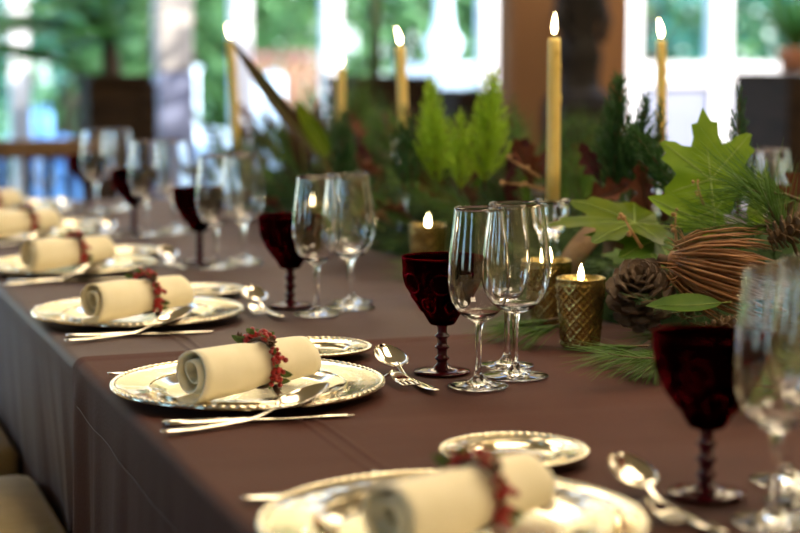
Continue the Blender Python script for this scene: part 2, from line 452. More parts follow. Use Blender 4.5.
charger = make_plate('charger_plate', .165, .118, .100, .015, 96, 'x', 'plate', 'silver charger plates')
bread = make_plate('bread_plate', .074, .052, .042, .011, 54, 'x', 'plate', 'silver bread plates')

def make_napkin():
    r = thing('napkin', 'x', 'napkin', (0, 0, 0), 0, 'rolled cream napkins')
    L, turns, N, K = .188, 2.2, 84, 16
    vs = []; fs = []
    def pt(th_, off, x):
        s = th_ / (2 * PI * turns)
        tx = x / L
        base = (.0080 + .0215 * s) * (1.12 - .26 * tx)
        rr = base + off
        wob = 1 + .04 * math.sin(th_ * 2 + 1) + .025 * math.sin(th_ * 3 + tx * 3)
        flat = .93
        y = rr * wob * math.cos(th_ + 3.9); z = rr * wob * flat * math.sin(th_ + 3.9)
        xx = x + (.005 * math.sin(th_ * .8) + .006 * (1 - s)) * (1 if tx < .5 else -1) * (abs(tx - .5) * 2) ** 3
        if tx < .3: z *= 1 - .10 * (1 - tx / .3) * (1 - s)
        pinch = 1 - .10 * math.exp(-((tx - .56) / .07) ** 2)
        return (xx - L / 2, y * pinch, z * pinch)
    for side, off in ((0, 0), (1, .0034)):
        for i in range(N + 1):
            t_ = 2 * PI * turns * i / N
            for k in range(K + 1): vs.append(pt(t_, off if 0 < k < K else off * .8 + .0002, L * k / K))
    S = (N + 1) * (K + 1)
    for i in range(N):
        for k in range(K):
            a = i * (K + 1) + k
            fs.append((a, a + 1, a + K + 2, a + K + 1)); fs.append((a + S, a + S + K + 1, a + S + K + 2, a + S + 1))
        for k in (0, K):
            a = i * (K + 1) + k; fs.append((a, a + K + 1, a + K + 1 + S, a + S) if k == 0 else (a, a + S, a + K + 1 + S, a + K + 1))
    for i in (0, N):
        for k in range(K):
            a = i * (K + 1) + k; fs.append((a, a + S, a + S + 1, a + 1))
    zmin = min(v[2] for v in vs)
    mb = MB(); mb.v = [(x, y, z - zmin) for x, y, z in vs]; mb.f = fs
    mb.build('rolled_cloth', 'napkin', r)
    return r, -zmin
napkin, NZ = make_napkin()

bl_me = MB()
for k in range(9): bl_me.ball((U(-.006, .006), U(-.006, .006), U(-.003, .005)), U(.0028, .0036), 7, 5)
def leaf_mesh(L, wd, segs=8, fold=.25, curl=.2, lobes=0):
    vs = []; fs = []
    for i in range(segs + 1):
        t = i / segs; ww = wd * (math.sin(PI * t ** .85) ** .8 if 0 < t < 1 else .02)
        if lobes: ww *= .72 + .28 * math.cos(2 * PI * lobes * t)
        z = curl * L * t * t + (.05 * L * math.sin(7 * t) if lobes else 0)
        vs += [(-ww / 2, L * t, z + fold * ww), (0, L * t, z), (ww / 2, L * t, z + fold * ww)]
    for i in range(segs):
        for j in range(2): a = 3 * i + j; fs.append((a, a + 1, a + 4, a + 3))
    return vs, fs
def make_ring():
    r = thing('napkin_ring', 'x', 'napkin ring', (0, 0, 0), 0, 'berry wreath napkin rings')
    R = .0285
    mtx = Matrix.Rotation(PI / 2, 4, 'Y')
    mb = MB().torus(R, .0022, 30, 6, mtx); mb.torus(R + .001, .0013, 30, 5, Matrix.Rotation(PI / 2 + .1, 4, 'Y')); mb.build('twig_hoop', 'wire', r)
    berry0 = leaf0 = cone0 = None
    nb = 19
    for k in range(nb):
        a = 2 * PI * (k + U(-.2, .2)) / nb
        p = Vector((U(-.006, .006), (R + .0045) * math.cos(a), (R + .0045) * math.sin(a)))
        if p.z < -R * .86: continue
        d = Vector((0, math.cos(a), math.sin(a)))
        if k % 5 == 2:
            if cone0 is None:
                mb = MB()
                for q in range(26):
                    b = q * 2.4; t_ = q / 26; rr = .0062 * math.sin(PI * (.15 + .8 * t_))
                    mb.blade((rr * .4 * math.cos(b), t_ * .013, rr * .4 * math.sin(b)), (math.cos(b), .7, math.sin(b)), .0052, .004, None, 2, Vector((0, 1, 0)))
                mb.lathe([(0, 0), (.003, .002), (.003, .01), (0, .013)], 8, Matrix.Rotation(-PI / 2, 4, 'X'))
                cone0 = mb.build('tiny_cone', 'rcone', r); o = cone0
            else: o = inst(cone0, r)
            orient(o, p, d + Vector((U(-.6, .6), 0, 0)), Vector((1, 0, 0)))
        else:
            if berry0 is None: berry0 = bl_me.build('berry_cluster', 'berry', r); o = berry0
            else: o = inst(berry0, r)
            orient(o, p + d * .002, (1, U(-1, 1), U(-1, 1)), d, U(.85, 1.15))
        for s in (-1, 1):
            if rnd() < .35: continue
            if leaf0 is None:
                vs_, fs_ = leaf_mesh(.017, .009, 5); leaf0 = MB().add(vs_, fs_).build('leaf', 'rleaf', r); o = leaf0
            else: o = inst(leaf0, r)
            orient(o, p + Vector((s * .002, 0, 0)), Vector((s * .9, U(-.5, .5), U(-.5, .5))) + d * U(.2, .9), d, U(.7, 1.1))
    return r
ring = make_ring()

def strip(sections, name, m, parent, th=.0011):
    """sections: (x, half_width, z, crown)"""
    vs = []; fs = []; K = 6
    for x, hw, z, cr in sections:
        for k in range(K + 1):
            u = -1 + 2 * k / K
            vs.append((x, u * hw, z + cr * (1 - u * u)))
        for k in range(K + 1):
            u = 1 - 2 * k / K
            vs.append((x, u * hw, z - th + cr * (1 - u * u) * .4))
    W = 2 * (K + 1)
    for i in range(len(sections) - 1):
        for k in range(W): fs.append((i * W + k, i * W + (k + 1) % W, (i + 1) * W + (k + 1) % W, (i + 1) * W + k))
    fs += [tuple(range(W - 1, -1, -1)), tuple(range((len(sections) - 1) * W, len(sections) * W))]
    mb = MB(); mb.v = vs; mb.f = fs
    return mb.build(name, m, parent)
def spoon_bowl(x0, L, wd, zrim, depth, th=.0011, tilt=.018, name='bowl', parent=None):
    vs = []; fs = []; A, B = 22, 8
    for s_ in (0, 1):
        for b in range(B + 1):
            q = b / B
            for a in range(A):
                an = 2 * PI * a / A
                ex = L / 2 * q * math.cos(an); ey = wd / 2 * q * math.sin(an) * (1 - .16 * math.cos(an))
                z = zrim - depth * (1 - q ** 2.2) - s_ * th + tilt * (.5 + .5 * q * math.cos(an))
                vs.append((x0 + L / 2 + ex, ey, z))
    S = (B + 1) * A
    for s_ in (0, 1):
        for b in range(B):
            for a in range(A):
                i, j = b * A + a, b * A + (a + 1) % A
                q = (i, j, j + A, i + A); q = tuple(k + s_ * S for k in q); fs.append(q if s_ else q[::-1])
    for a in range(A): i = B * A + a; j = B * A + (a + 1) % A; fs.append((i, j, j + S, i + S))
    mb = MB(); mb.v = vs; mb.f = fs; return mb.build(name, 'steel', parent)
def handle_sections(L, k=1.0, zn=.011):
    out = []
    for i in range(19):
        t = i / 18
        hw = k * (.0085 * math.sin(PI * min(.5, .10 + t * 1.6)) if t < .25 else .0085 - (.0055) * min(1, (t - .25) / .6) ** .8)
        if t == 0: hw = k * .0035
        z = .0045 - .0022 * math.sin(PI * t * .9) + zn * max(0, (t - .72) / .28) ** 1.6
        out.append((L * t, hw, z, .0010))
    return out
def make_spoon(L, label_group, bl, bw):
    r = thing('spoon', 'x', 'spoon', (0, 0, 0), 0, label_group)
    strip(handle_sections(L - bl + .006), 'handle', 'steel', r)
    spoon_bowl(L - bl, bl, bw, .0120, .0105, parent=r)
    return r
def make_fork(L, label_group):
    r = thing('fork', 'x', 'fork', (0, 0, 0), 0, label_group)
    strip(handle_sections(L * .66), 'handle', 'steel', r)
    hx = L * .65
    strip([(hx, .003, .0152, .0006), (hx + .012, .0095, .0135, .0006), (hx + .022, .0118, .0100, .0004), (hx + .030, .0122, .0075, .0003)], 'fork_head', 'steel', r)
    for k in range(4):
        y = -.0105 + .007 * k
        tip = L - .002
        mb = MB().tube([(hx + .029, y, .0076), (hx + .045, y * 1.02, .0048), (tip - .008, y, .0046), (tip, y * .96, .0066)], [.0018, .0017, .0014, .0006], 6)
        mb.build('tine', 'steel', r)
    return r
def make_knife(L):
    r = thing('knife', 'x', 'knife', (0, 0, 0), 0, 'table knives')
    hl = L * .46
    strip([(hl * t / 10, .0035 if t == 0 else .0055 + .0035 * math.sin(PI * (.3 + .07 * t)) * (1 if t < 9 else .6), .0042, .0022) for t in range(11)], 'handle', 'steel', r, .0026)
    vs = []; fs = []
    for i in range(15):
        t = i / 14; x = hl - .002 + (L - hl) * t
        wd = .0095 * (1 if t < .75 else math.sqrt(max(.004, 1 - ((t - .75) / .25) ** 2)))
        back = -.0065
        vs += [(x, back, .0036), (x, back + wd * 1.4, .0030), (x, back, .0018)]
    for i in range(14):
        for k in range(3): fs.append((3 * i + k, 3 * i + (k + 1) % 3, 3 * i + 3 + (k + 1) % 3, 3 * i + 3 + k))
    mb = MB(); mb.v = vs; mb.f = fs; mb.build('blade', 'steel', r)
    return r
spoon = make_spoon(.208, 'soup spoons', .068, .043)
dspoon = make_spoon(.195, 'dessert spoons', .062, .042)
fork = make_fork(.195, 'dinner forks'); dfork = make_fork(.165, 'dessert forks')
knife = make_knife(.215)

def make_wine(name, rs, hs, bowl, group):
    r = thing(name, 'x', 'wine glass', (0, 0, 0), 0, group)
    foot = [(0, .0004), (.034 * rs, .0004), (.0372 * rs, .0012), (.0374 * rs, .0020), (.034 * rs, .0030), (.022 * rs, .0045), (.011, .0072), (.0062, .0125)]
    MB().lathe(foot, 48).build('foot', 'glass', r)
    MB().lathe(crom([(.0062, .0125), (.0044, .020), (.0037, .038), (.0038, .058), (.0048, .072), (.0062, .080 * hs)], 4), 24).build('stem', 'glass', r)
    outer = crom([(.0062, .080 * hs)] + [(a * rs, b * hs) for a, b in bowl], 4)
    t = .0010
    inner = [(max(0, a - t), b) for a, b in outer if b > .0925 * hs]
    top = outer[-1]
    prof = outer + [(top[0] - t * .5, top[1] + .0005)] + inner[::-1]
    low = inner[0]
    prof += [(low[0] * .72, low[1] - .0025), (low[0] * .4, low[1] - .0042), (0, low[1] - .0048)]
    MB().lathe(prof, 56).build('bowl', 'glass', r)
    return r
BOWL = [(.0165, .0858), (.0275, .0955), (.0350, .110), (.0384, .129), (.0384, .147), (.0360, .171), (.0326, .197), (.0300, .220)]
FLUT = [(.0120, .0860), (.0225, .100), (.0290, .118), (.0315, .137), (.0310, .155), (.0290, .178), (.0268, .197), (.0258, .208)]
wineA = make_wine('wine_glass', 1.0, 1.0, BOWL, 'white wine glasses')
wineB = make_wine('wine_glass', 1.14, 1.0, BOWL, 'red wine glasses')
wineC = make_wine('wine_glass', .95, 1.0, FLUT, 'small wine glasses')

GPROF = [(.0075, .062), (.0150, .0628), (.0195, .069), (.0260, .080), (.0360, .094), (.0445, .108), (.0490, .122), (.0510, .136), (.0520, .1495)]
def make_goblet():
    r = thing('goblet', 'x', 'goblet', (0, 0, 0), 0, 'ruby glass goblets')
    MB().lathe([(0, .0004), (.034, .0004), (.0365, .0014), (.0362, .0028), (.026, .0042), (.012, .0065), (.0072, .012)], 40).build('foot', 'rubyd', r)
    st = [(.0072, .012)]
    for k in range(3):
        z = .0185 + k * .0145
        st += [(.0062, z - .005), (.0068, z - .0028), (.0094, z - .0008), (.0094, z + .0012), (.0066, z + .003), (.006, z + .006)]
    st += [(.0062, .058), (.0075, .062)]
    MB().lathe(st, 24).build('stem', 'rubyd', r)
    outer = crom(GPROF, 4); t = .0022
    inner = [(max(0, a - t), b) for a, b in outer if b > .0685]
    prof = outer + [(.0509, .1503)] + inner[::-1] + [(inner[0][0] * .6, .0672), (0, .0662)]
    MB().lathe(prof, 48).build('bowl', 'ruby', r)
    def rad(z):
        for (a, b), (c, d) in zip(GPROF, GPROF[1:]):
            if b <= z <= d: return a + (c - a) * (z - b) / (d - b)
        return .05
    for ringk, (zc, hh, ww, n, off) in enumerate(((.119, .0125, .27, 7, 0), (.090, .010, .22, 7, .45))):
        for k in range(n):
            a0 = 2 * PI * (k + off) / n; pts = []
            for j in range(17):
                b = 2 * PI * j / 16
                z = zc + hh * math.sin(b); a = a0 + ww * math.cos(b) * (1 if ringk == 0 else 1.2)
                rr = rad(z) + .0004
                pts.append((rr * math.cos(a), rr * math.sin(a), z))
            MB().tube(pts, .0012, 5, False).build('oval_relief', 'ruby', r)
    return r
goblet = make_goblet()

ORD = ['nearest', 'second', 'third', 'fourth', 'fifth', 'farthest']
PLACE = ['the nearest place setting', 'the second place setting from the front', 'the third place setting from the front', 'the fourth place setting from the front', 'the fifth place setting from the front', 'the farthest place setting']
SP = .6594
protos_used = set()
def put(proto, loc, rz, label, rot=None):
    if proto.name not in protos_used: protos_used.add(proto.name); o = proto
    else: o = copy_tree(proto)
    o.location = loc; o.rotation_euler = rot or (0, 0, rz); o['label'] = label
    return o
def yz(y): return ZT + .0016 if y < 2.27 else ZT - .0019
for i in range(6):
    cx, cy = .52, 1.288 + SP * i
    j = (lambda s: 0) if i < 2 else (lambda s: U(-s, s))
    P = PLACE[i]
    z = yz(cy)
    put(charger, (cx, cy, z), U(0, 1), 'large round silver charger plate of ' + P)
    put(bread, (cx + .158 + j(.006), cy + .229 + j(.006), yz(cy + .22)), U(0, 1), 'small silver bread plate of ' + P)
    na = math.radians(27.5) + j(.05)
    c_, s_ = math.cos(na), math.sin(na)
    nz = z + .0085
    nx_, ny_ = cx - .010, cy - .042
    put(napkin, (nx_, ny_, nz), na, 'rolled cream napkin on the charger of ' + P)
    put(ring, (nx_ + .016 * c_, ny_ + .016 * s_, nz + NZ - .001), na + .08, 'red berry and leaf napkin ring of ' + P)
    put(knife, (cx - .138, cy - .153 + j(.004), yz(cy - .16)), math.radians(-6), 'silver table knife half under the spoon of ' + P)
    put(spoon, (cx - .150 + j(.004), cy - .203, yz(cy - .2) + .0008), 0, 'large silver spoon crossing the knife of ' + P, (0, -.03, math.radians(13) + j(.02)))
    put(fork, (cx - .140 + j(.006), cy + .162, yz(cy + .16)), math.radians(4) + j(.04), 'silver fork behind the charger of ' + P)
    put(dspoon, (cx + .209, cy - .088, yz(cy) + .0005), math.radians(90) + j(.04), 'silver dessert spoon beside the charger of ' + P)
    put(dfork, (cx + .168, cy + .108, yz(cy)), math.radians(-81) + j(.04), 'silver dessert fork beside the dessert spoon of ' + P)
    put(goblet, (cx + .268 + j(.006), cy + .044 + j(.006), yz(cy)), U(0, 1), 'dark ruby red stemmed goblet of ' + P)
    put(wineA, (cx + .274 + j(.004), cy - .061 + j(.004), yz(cy)), 0, 'front clear wine glass of ' + P)
    put(wineB, (cx + .345 + j(.004), cy - .0125 + j(.004), yz(cy)), 0, 'widest clear wine glass of ' + P)
    put(wineC, (cx + .365 + j(.008), cy + .059 + j(.01), yz(cy)), 0, 'small clear wine glass behind the widest one of ' + P)
for proto, dx, dy, lab in ((wineA, 0, .06, 'clear wine glass across the table, beyond the greenery at right'), (wineB, -.07, .0, 'wide clear wine glass across the table near the cabinet'), (wineC, -.10, -.09, 'small clear wine glass across the table by the maple leaf'), (goblet, 0, -.05, 'ruby goblet across the table behind the greenery')):
    put(proto, (1.955 + dx, 3.0 + dy, ZT - .0027), 0, lab)

# ------------------------------------------------------------------ candles
def flame_mesh(h, r, lean):
    return MB().lathe([(0, 0), (r * .55, h * .07), (r * .95, h * .22), (r, h * .36), (r * .78, h * .58), (r * .42, h * .8), (0, h)], 10, None, None), lean
def add_flame(root, z, h, r, lean=(0, 0)):
    mb, _ = flame_mesh(h, r, 0)
    mb.v = [(x + lean[0] * (zz / h) ** 2, y + lean[1] * (zz / h) ** 2, zz) for x, y, zz in mb.v]
    MB().tube([(0, 0, z - .002), (0, .0004, z + .004), (lean[0] * .15, lean[1] * .15 + .0006, z + .008)], .0008, 5).build('wick', 'wick', root)
    mb.build('flame', 'flame', root, loc=(0, 0, z + .0055))
def taper(px_base, X, ztop, dia, lean, label, fl):
    """px_base: pixel of a low point of the candle, X: its distance across the table"""
    p = at_x(px_base[0], px_base[1], X)
    zb_ = p.z
    h_ = taper_holder(p, zb_, label)
    r = thing('taper_candle', label, 'candle', (p.x, p.y, zb_), 0, 'lit taper candles')
    L = ztop - zb_
    pts = [(lean[0] * t * t, lean[1] * t * t, L * t) for t in (0, .2, .4, .6, .8, .97, 1)]
    MB().tube(pts, [dia / 2 * q for q in (1.06, 1.04, 1.02, 1, .98, .95, .86)], 20).build('wax_body', 'wax', r)
    mb = MB()
    for k in range(4):
        a = -1.2 + U(-.4, .4); zz = L * U(.55, .97)
        MB().ball((lean[0] * (zz / L) ** 2 + dia / 2 * math.cos(a), dia / 2 * math.sin(a), zz), .0028, 7, 5, 2.6).build('wax_drip', 'wax', r)
    e = bpy.data.objects.new('lit_tip', None)
    mb, _ = flame_mesh(.036, .0043, 0)
    mb.v = [(x + lean[0] + fl[0] * (zz / .036) ** 2, y + lean[1] + fl[1] * (zz / .036) ** 2, zz + L + .006) for x, y, zz in mb.v]
    MB().tube([(lean[0], lean[1], L - .002), (lean[0], lean[1], L + .010)], .0009, 5).build('wick', 'wick', r)
    mb.build('flame', 'flame', r)
    return p
def taper_holder(p, zb_, label):
    r = thing('candle_holder', 'clear crystal holder under the ' + label.replace('lit ', ''), 'candle holder', (p.x, p.y, ZT), 0, 'crystal candle holders')
    H = zb_ - ZT
    MB().lathe([(0, 0), (.036, 0), (.036, .004), (.02, .009), (.010, .02), (.008, H * .45), (.0125, H * .5), (.008, H * .56), (.009, H - .055), (.017, H - .046)], 24).build('base', 'crystal', r)
    MB().lathe([(.017, H - .046), (.024, H - .036), (.026, H - .012), (.029, H + .003), (.030, H + .006), (.0285, H + .006), (.0245, H - .001), (.013, H - .001), (0, H - .001)], 24).build('cup', 'crystal', r)
taper((553, 203), 1.205, at_x(553, 38, 1.205).z, .0225, (-.001, 0), 'lit yellow taper candle nearest the viewer, before the timber post', (.0015, 0))
taper((661, 150), 1.60, at_x(660, 40, 1.55).z, .0195, (-.004, 0), 'lit yellow taper candle above the big maple leaf', (-.007, 0))
taper((403, 140), 1.235, at_x(399, 47, 1.235).z, .022, (-.007, 0), 'lit yellow taper candle beside the lime cypress', (-.010, 0))
taper((341, 130), 1.36, at_x(341, 68, 1.36).z, .022, (0, 0), 'lit yellow taper candle before the dark planter', (.0, 0))
taper((236, 150), 1.165, at_x(230, 40, 1.165).z, .022, (-.012, 0), 'lit yellow taper candle leaning at the far table end', (-.010, 0))

def quilt(r, z, a, H, amp=.0024, n=10, rows=4.5):
    u = a * n / (2 * PI); v = z / H * rows
    d1 = abs(((u + v) % 1) - .5) * 2; d2 = abs(((u - v) % 1) - .5) * 2
    ridge = max(0, 1 - (1 - max(d1, d2)) * 5)
    return r + amp * ridge + amp * .5 * (1 - d1) * (1 - d2)
def votive(p, label, kind, s=1.0, rot=0):
    r = thing('votive_candle_holder', label, 'votive candle', p, rot, 'votive candles'); r.scale = (s, s, s)
    H = .098
    n = 44; prof = [(0, .0), (.022, 0)] + [(.0262 + .0085 * (k / n) ** 1.1, .002 + (H - .002) * k / n) for k in range(n + 1)]
    if kind == 'gold':
        mod = lambda rr, z, a: ((quilt(rr, z, a, H) if .003 < z < H * .93 and rr > .024 else rr), z)
        MB().lathe(prof + [(.0338, H + .0006), (.0328, H), (.0300, H * .86)], 132, None, mod).build('quilted_cup', 'gold', r)
    else:
        MB().lathe(prof + [(.0338, H + .0006), (.0322, H), (.0250, .006), (0, .005)], 40).build('amber_cup', 'amber', r)
    zw = H * .87 if kind == 'gold' else H * .62
    rw = .030 if kind == 'gold' else .0275
    MB().lathe([(0, .006), (.0235, .006), (rw - .0008, zw), (rw - .003, zw + .001), (.008, zw - .001), (0, zw - .0005)], 32).build('wax', 'wax2', r)
    add_flame(r, zw + .001, .026, .0044, (.0005, 0))
    return r
def on_table(px, py, dz=0):
    d = ray(px, py); return CAM + d * ((ZT + dz - CAMZ) / d.z)
pv = on_table(580, 347); votive((pv.x, pv.y, ZT), 'gold diamond-quilted votive holder beside the pine cone, lit', 'gold', 1.0, .3)
p2_ = at_d(549, 262, 2.58); votive((p2_.x, p2_.y, ZT), 'gold quilted votive holder half hidden behind the wine glasses, lit', 'gold', 1.0, .9)
p3_ = at_d(428, 225, 3.12); votive((p3_.x, p3_.y, ZT), 'gold quilted votive holder beyond the second goblet, lit', 'gold', 1.02)
p4_ = at_d(311, 205, 3.62); votive((p4_.x, p4_.y, ZT), 'gold quilted votive holder behind the third wine glasses, lit', 'gold', 1.0)

# ------------------------------------------------------------------ garland meshes
def pine_sprig(L, n, nl, seed):
    random.seed(seed)
    st = MB().tube([(0, 0, 0), (.004, L * .4, .003), (-.003, L * .8, .008), (0, L, .012)], [.003, .0026, .002, .0012], 6)
    nd = MB()
    for k in range(n):
        t = U(.25, 1.0); a = U(0, 2 * PI); sp = U(.35, .95)
        nd.blade((0, L * t, .01 * t), (sp * math.cos(a), 1.05, sp * math.sin(a) * .8), nl * U(.7, 1.1), .0013, (U(-.12, .12), 0, U(-.25, .02)), 3 if False else 2)
    return st, nd
def fir_sprig(L, seed):
    random.seed(seed)
    st = MB(); nd = MB()
    def br(p, d, l, r):
        p = Vector(p); d = Vector(d).normalized(); e = p + d * l
        st.tube([p, p + d * l * .5, e], [r, r * .8, r * .4], 4, False)
        n = int(l / .0022)
        for k in range(n):
            t = k / n; q = p + d * (l * t); a = U(0, 2 * PI)
            s = d.cross(Vector((0, 0, 1))).normalized(); u_ = s.cross(d)
            v_ = s * math.cos(a) + u_ * (math.sin(a) * .7)
            nd.blade(q, v_ + d * .8, U(.011, .017), .0016, None, 1)
    br((0, 0, 0), (0, 1, .05), L, .0024)
    for k in range(9):
        t = .18 + .08 * k; s = 1 if k % 2 else -1
        br((0, L * t, .05 * L * t), (s * .8, .9, U(-.15, .3)), L * .5 * (1.05 - t), .0014)
    return st, nd
def cypress(L, seed, spread=.75, wdt=.0034, nb=26):
    random.seed(seed)
    st = MB().tube([(0, 0, 0), (0, L * .5, .004), (0, L, .0)], [.0026, .002, .0006], 5)
    nd = MB()
    def frond(p, d, l, depth):
        p = Vector(p); d = Vector(d).normalized()
        nd.blade(p, d, l, wdt, (0, U(.0, .25), U(-.1, .1)), 2)
        if depth:
            n = max(4, int(l / .0045))
            for k in range(n):
                t = (k + .6) / n; a = U(0, 2 * PI)
                side = Vector((math.cos(a), 0, math.sin(a)))
                frond(p + d * (l * t), d * 1.0 + side * .75, l * .42 * (1.1 - t * .7), depth - 1)
    for k in range(nb):
        t = .06 + .92 * k / nb; a = k * 2.4 + U(-.3, .3)
        frond((0, L * t, 0), (spread * math.cos(a), 1, spread * math.sin(a)), L * .40 * (1.06 - t * .8), 1 if L < .12 else 1)
    frond((0, L * .93, 0), (0, 1, 0), L * .16, 1)
    return st, nd
MAPLE = [(0, 0, 0), (-8, .10, 0)]
def maple_outline():
    # polar outline (angle from +Y, radius) of one half, mirrored
    half = [(0, 1.0), (7, .80), (13, .80), (16, .62), (24, .52), (33, .60), (36, .70), (43, .82), (48, .84), (53, .70), (62, .72), (66, .58), (76, .47), (86, .52), (95, .62), (104, .66), (110, .54), (122, .44), (140, .38), (160, .30), (176, .16)]
    pts = [(a, r) for a, r in half] + [(-a, r) for a, r in half[::-1][0:-1]]
    return pts
def maple_leaf(S, cup=.18, fold=.12, seed=0):
    random.seed(seed)
    pts = maple_outline(); n = len(pts); vs = [(0, 0, 0)]; fs = []
    rings = (.25, .5, .75, 1.0)
    vs = [(0, S * .30, 0)]
    ph = U(0, 6)
    for q in rings:
        for a, r in pts:
            ra = math.radians(a); x = S * .72 * r * math.sin(ra) * q; y = S * .30 + S * .72 * r * math.cos(ra) * q
            lob = abs(math.sin(ra * 2.0))
            z = -cup * (x * x + (y - S * .3) ** 2) / S + fold * abs(x) * .5 + .02 * S * math.sin(ra * 5 + ph) * q
            vs.append((x, y, z))
    for j in range(n): fs.append((0, 1 + (j + 1) % n, 1 + j))
    for k in range(len(rings) - 1):
        for j in range(n):
            a = 1 + k * n + j; b = 1 + k * n + (j + 1) % n; fs.append((a, b, b + n, a + n))
    bl = MB().add(vs, fs)
    ve = MB()
    def zat(x, y): return -cup * (x * x + (y - S * .3) ** 2) / S + fold * abs(x) * .5 + .0007
    for a, r in ((0, .92), (46, .84), (-46, .84), (102, .55), (-102, .55)):
        ra = math.radians(a); pp = []
        for t in (0, .35, .7, 1):
            x = S * .72 * r * t * math.sin(ra); y = S * .3 + S * .72 * r * t * math.cos(ra); pp.append((x, y, zat(x, y)))
        ve.tube(pp, [.0011, .0009, .0006, .0003], 4, False)
    pe = MB().tube([(0, -S * .35, -.02 * S), (0, 0, -.01 * S), (0, S * .3, .0004)], [.0016, .0013, .0011], 5)
    return bl, ve, pe
def make_maple(name, S, m, label, cat='leaf', cup=.18, fold=.12, seed=0, group=None):
    r = thing(name, label, cat, group=group)
    bl, ve, pe = maple_leaf(S, cup, fold, seed)
    bl.build('blade', m, r); ve.build('veins', 'vein', r); pe.build('petiole', 'vein', r)
    return r
def make_leaf(name, L, wd, m, label, fold=.25, curl=.2, group=None):
    r = thing(name, label, 'leaf', group=group)
    dry = m in ('brown', 'maroon')
    vs_, fs_ = leaf_mesh(L, wd * (1.25 if dry else 1), 24 if dry else 10, fold * (1.8 if dry else 1), curl, 3.5 if dry else 0)
    MB().add(vs_, fs_).build('blade', m, r)
    MB().tube([(0, -L * .12, 0), (0, L * .3, curl * L * .09 + .0006 + (.043 * L if dry else 0)), (0, L * .9, curl * L * .81 + .0006)], [.0014, .0010, .0004], 4).build('midrib', 'stem' if m in ('brown', 'maroon') else 'vein', r)
    return r
def make_sprig(name, pair, ms, mn, label, cat, group=None):
    r = thing(name, label, cat, group=group)
    pair[0].build('stem', ms, r); o = pair[1].build('needles', mn, r); o['kind'] = 'stuff'
    return r

# bed of the garland
GX, GW, GH = 1.42, .34, .105
BX, BW = 1.46, .27
def gheight(x):
    u = (x - GX) / GW
    return GH * max(0, 1 - u * u) ** .6
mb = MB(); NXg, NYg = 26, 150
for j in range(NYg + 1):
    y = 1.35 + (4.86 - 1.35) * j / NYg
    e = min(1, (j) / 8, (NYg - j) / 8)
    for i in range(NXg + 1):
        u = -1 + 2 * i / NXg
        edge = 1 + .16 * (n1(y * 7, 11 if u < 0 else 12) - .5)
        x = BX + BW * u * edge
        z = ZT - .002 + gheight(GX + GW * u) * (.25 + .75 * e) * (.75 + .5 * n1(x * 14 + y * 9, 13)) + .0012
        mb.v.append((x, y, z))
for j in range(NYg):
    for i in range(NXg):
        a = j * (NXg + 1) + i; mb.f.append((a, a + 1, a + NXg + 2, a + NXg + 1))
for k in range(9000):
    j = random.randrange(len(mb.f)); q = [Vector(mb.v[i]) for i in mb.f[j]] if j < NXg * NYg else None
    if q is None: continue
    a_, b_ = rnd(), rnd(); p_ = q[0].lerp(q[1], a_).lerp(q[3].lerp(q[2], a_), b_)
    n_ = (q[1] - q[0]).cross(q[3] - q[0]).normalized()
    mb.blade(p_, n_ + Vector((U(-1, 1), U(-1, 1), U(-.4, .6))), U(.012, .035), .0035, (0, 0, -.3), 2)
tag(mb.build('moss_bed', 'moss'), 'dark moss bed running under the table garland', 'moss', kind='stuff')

# filler prototypes
def fam(mk, n): return [mk(k) for k in range(n)]
FILL = {
 'pine': fam(lambda k: make_sprig('pine_sprig', pine_sprig(U(.12, .16), 130, U(.075, .09), 100 + k), 'stem', 'pine', 'green long-needled pine sprig tucked into the table garland', 'pine sprig', 'pine sprigs of the garland'), 3),
 'fir': fam(lambda k: make_sprig('fir_sprig', fir_sprig(U(.14, .18), 200 + k), 'stem', 'fir', 'dark short-needled fir sprig tucked into the table garland', 'fir sprig', 'fir sprigs of the garland'), 3),
 'cyp': fam(lambda k: make_sprig('cypress_sprig', cypress(U(.14, .17), 300 + k), 'stem', 'cyp', 'dark feathery cypress sprig tucked into the table garland', 'cypress sprig', 'cypress sprigs of the garland'), 2),
 'brown': fam(lambda k: make_leaf('russet_leaf', U(.08, .11), U(.035, .05), 'brown', 'dry russet leaf tucked into the table garland', .3, U(.1, .5), 'russet leaves of the garland'), 2),
 'maroon': fam(lambda k: make_leaf('maroon_leaf', U(.07, .10), U(.03, .042), 'maroon', 'dark maroon leaf tucked into the table garland', .3, U(.1, .5), 'maroon leaves of the garland'), 2),
 'green': fam(lambda k: make_leaf('green_leaf', U(.08, .11), U(.035, .045), 'maple2', 'dark green pointed leaf tucked into the table garland', .2, U(.1, .4), 'green leaves of the garland'), 2),
}
used = set()
def place(proto, p, yd, n, s=1, label=None, group=None):
    if proto.name in used: o = copy_tree(proto)
    else: used.add(proto.name); o = proto
    orient(o, p, yd, n, s)
    if label:
        o['label'] = label
        if group is None and 'group' in o: del o['group']
    return o
random.seed(21)
ZONES = ((2.15, 'at the near end, by the nearest goblet'), (2.6, 'around the gold votives and pine cone'), (3.05, 'around the lime cypress plumes'), (3.5, 'around the votive beyond the second goblet'), (4.0, 'behind the third wine glasses'), (4.45, 'near the far end'), (9, 'at the far end'))
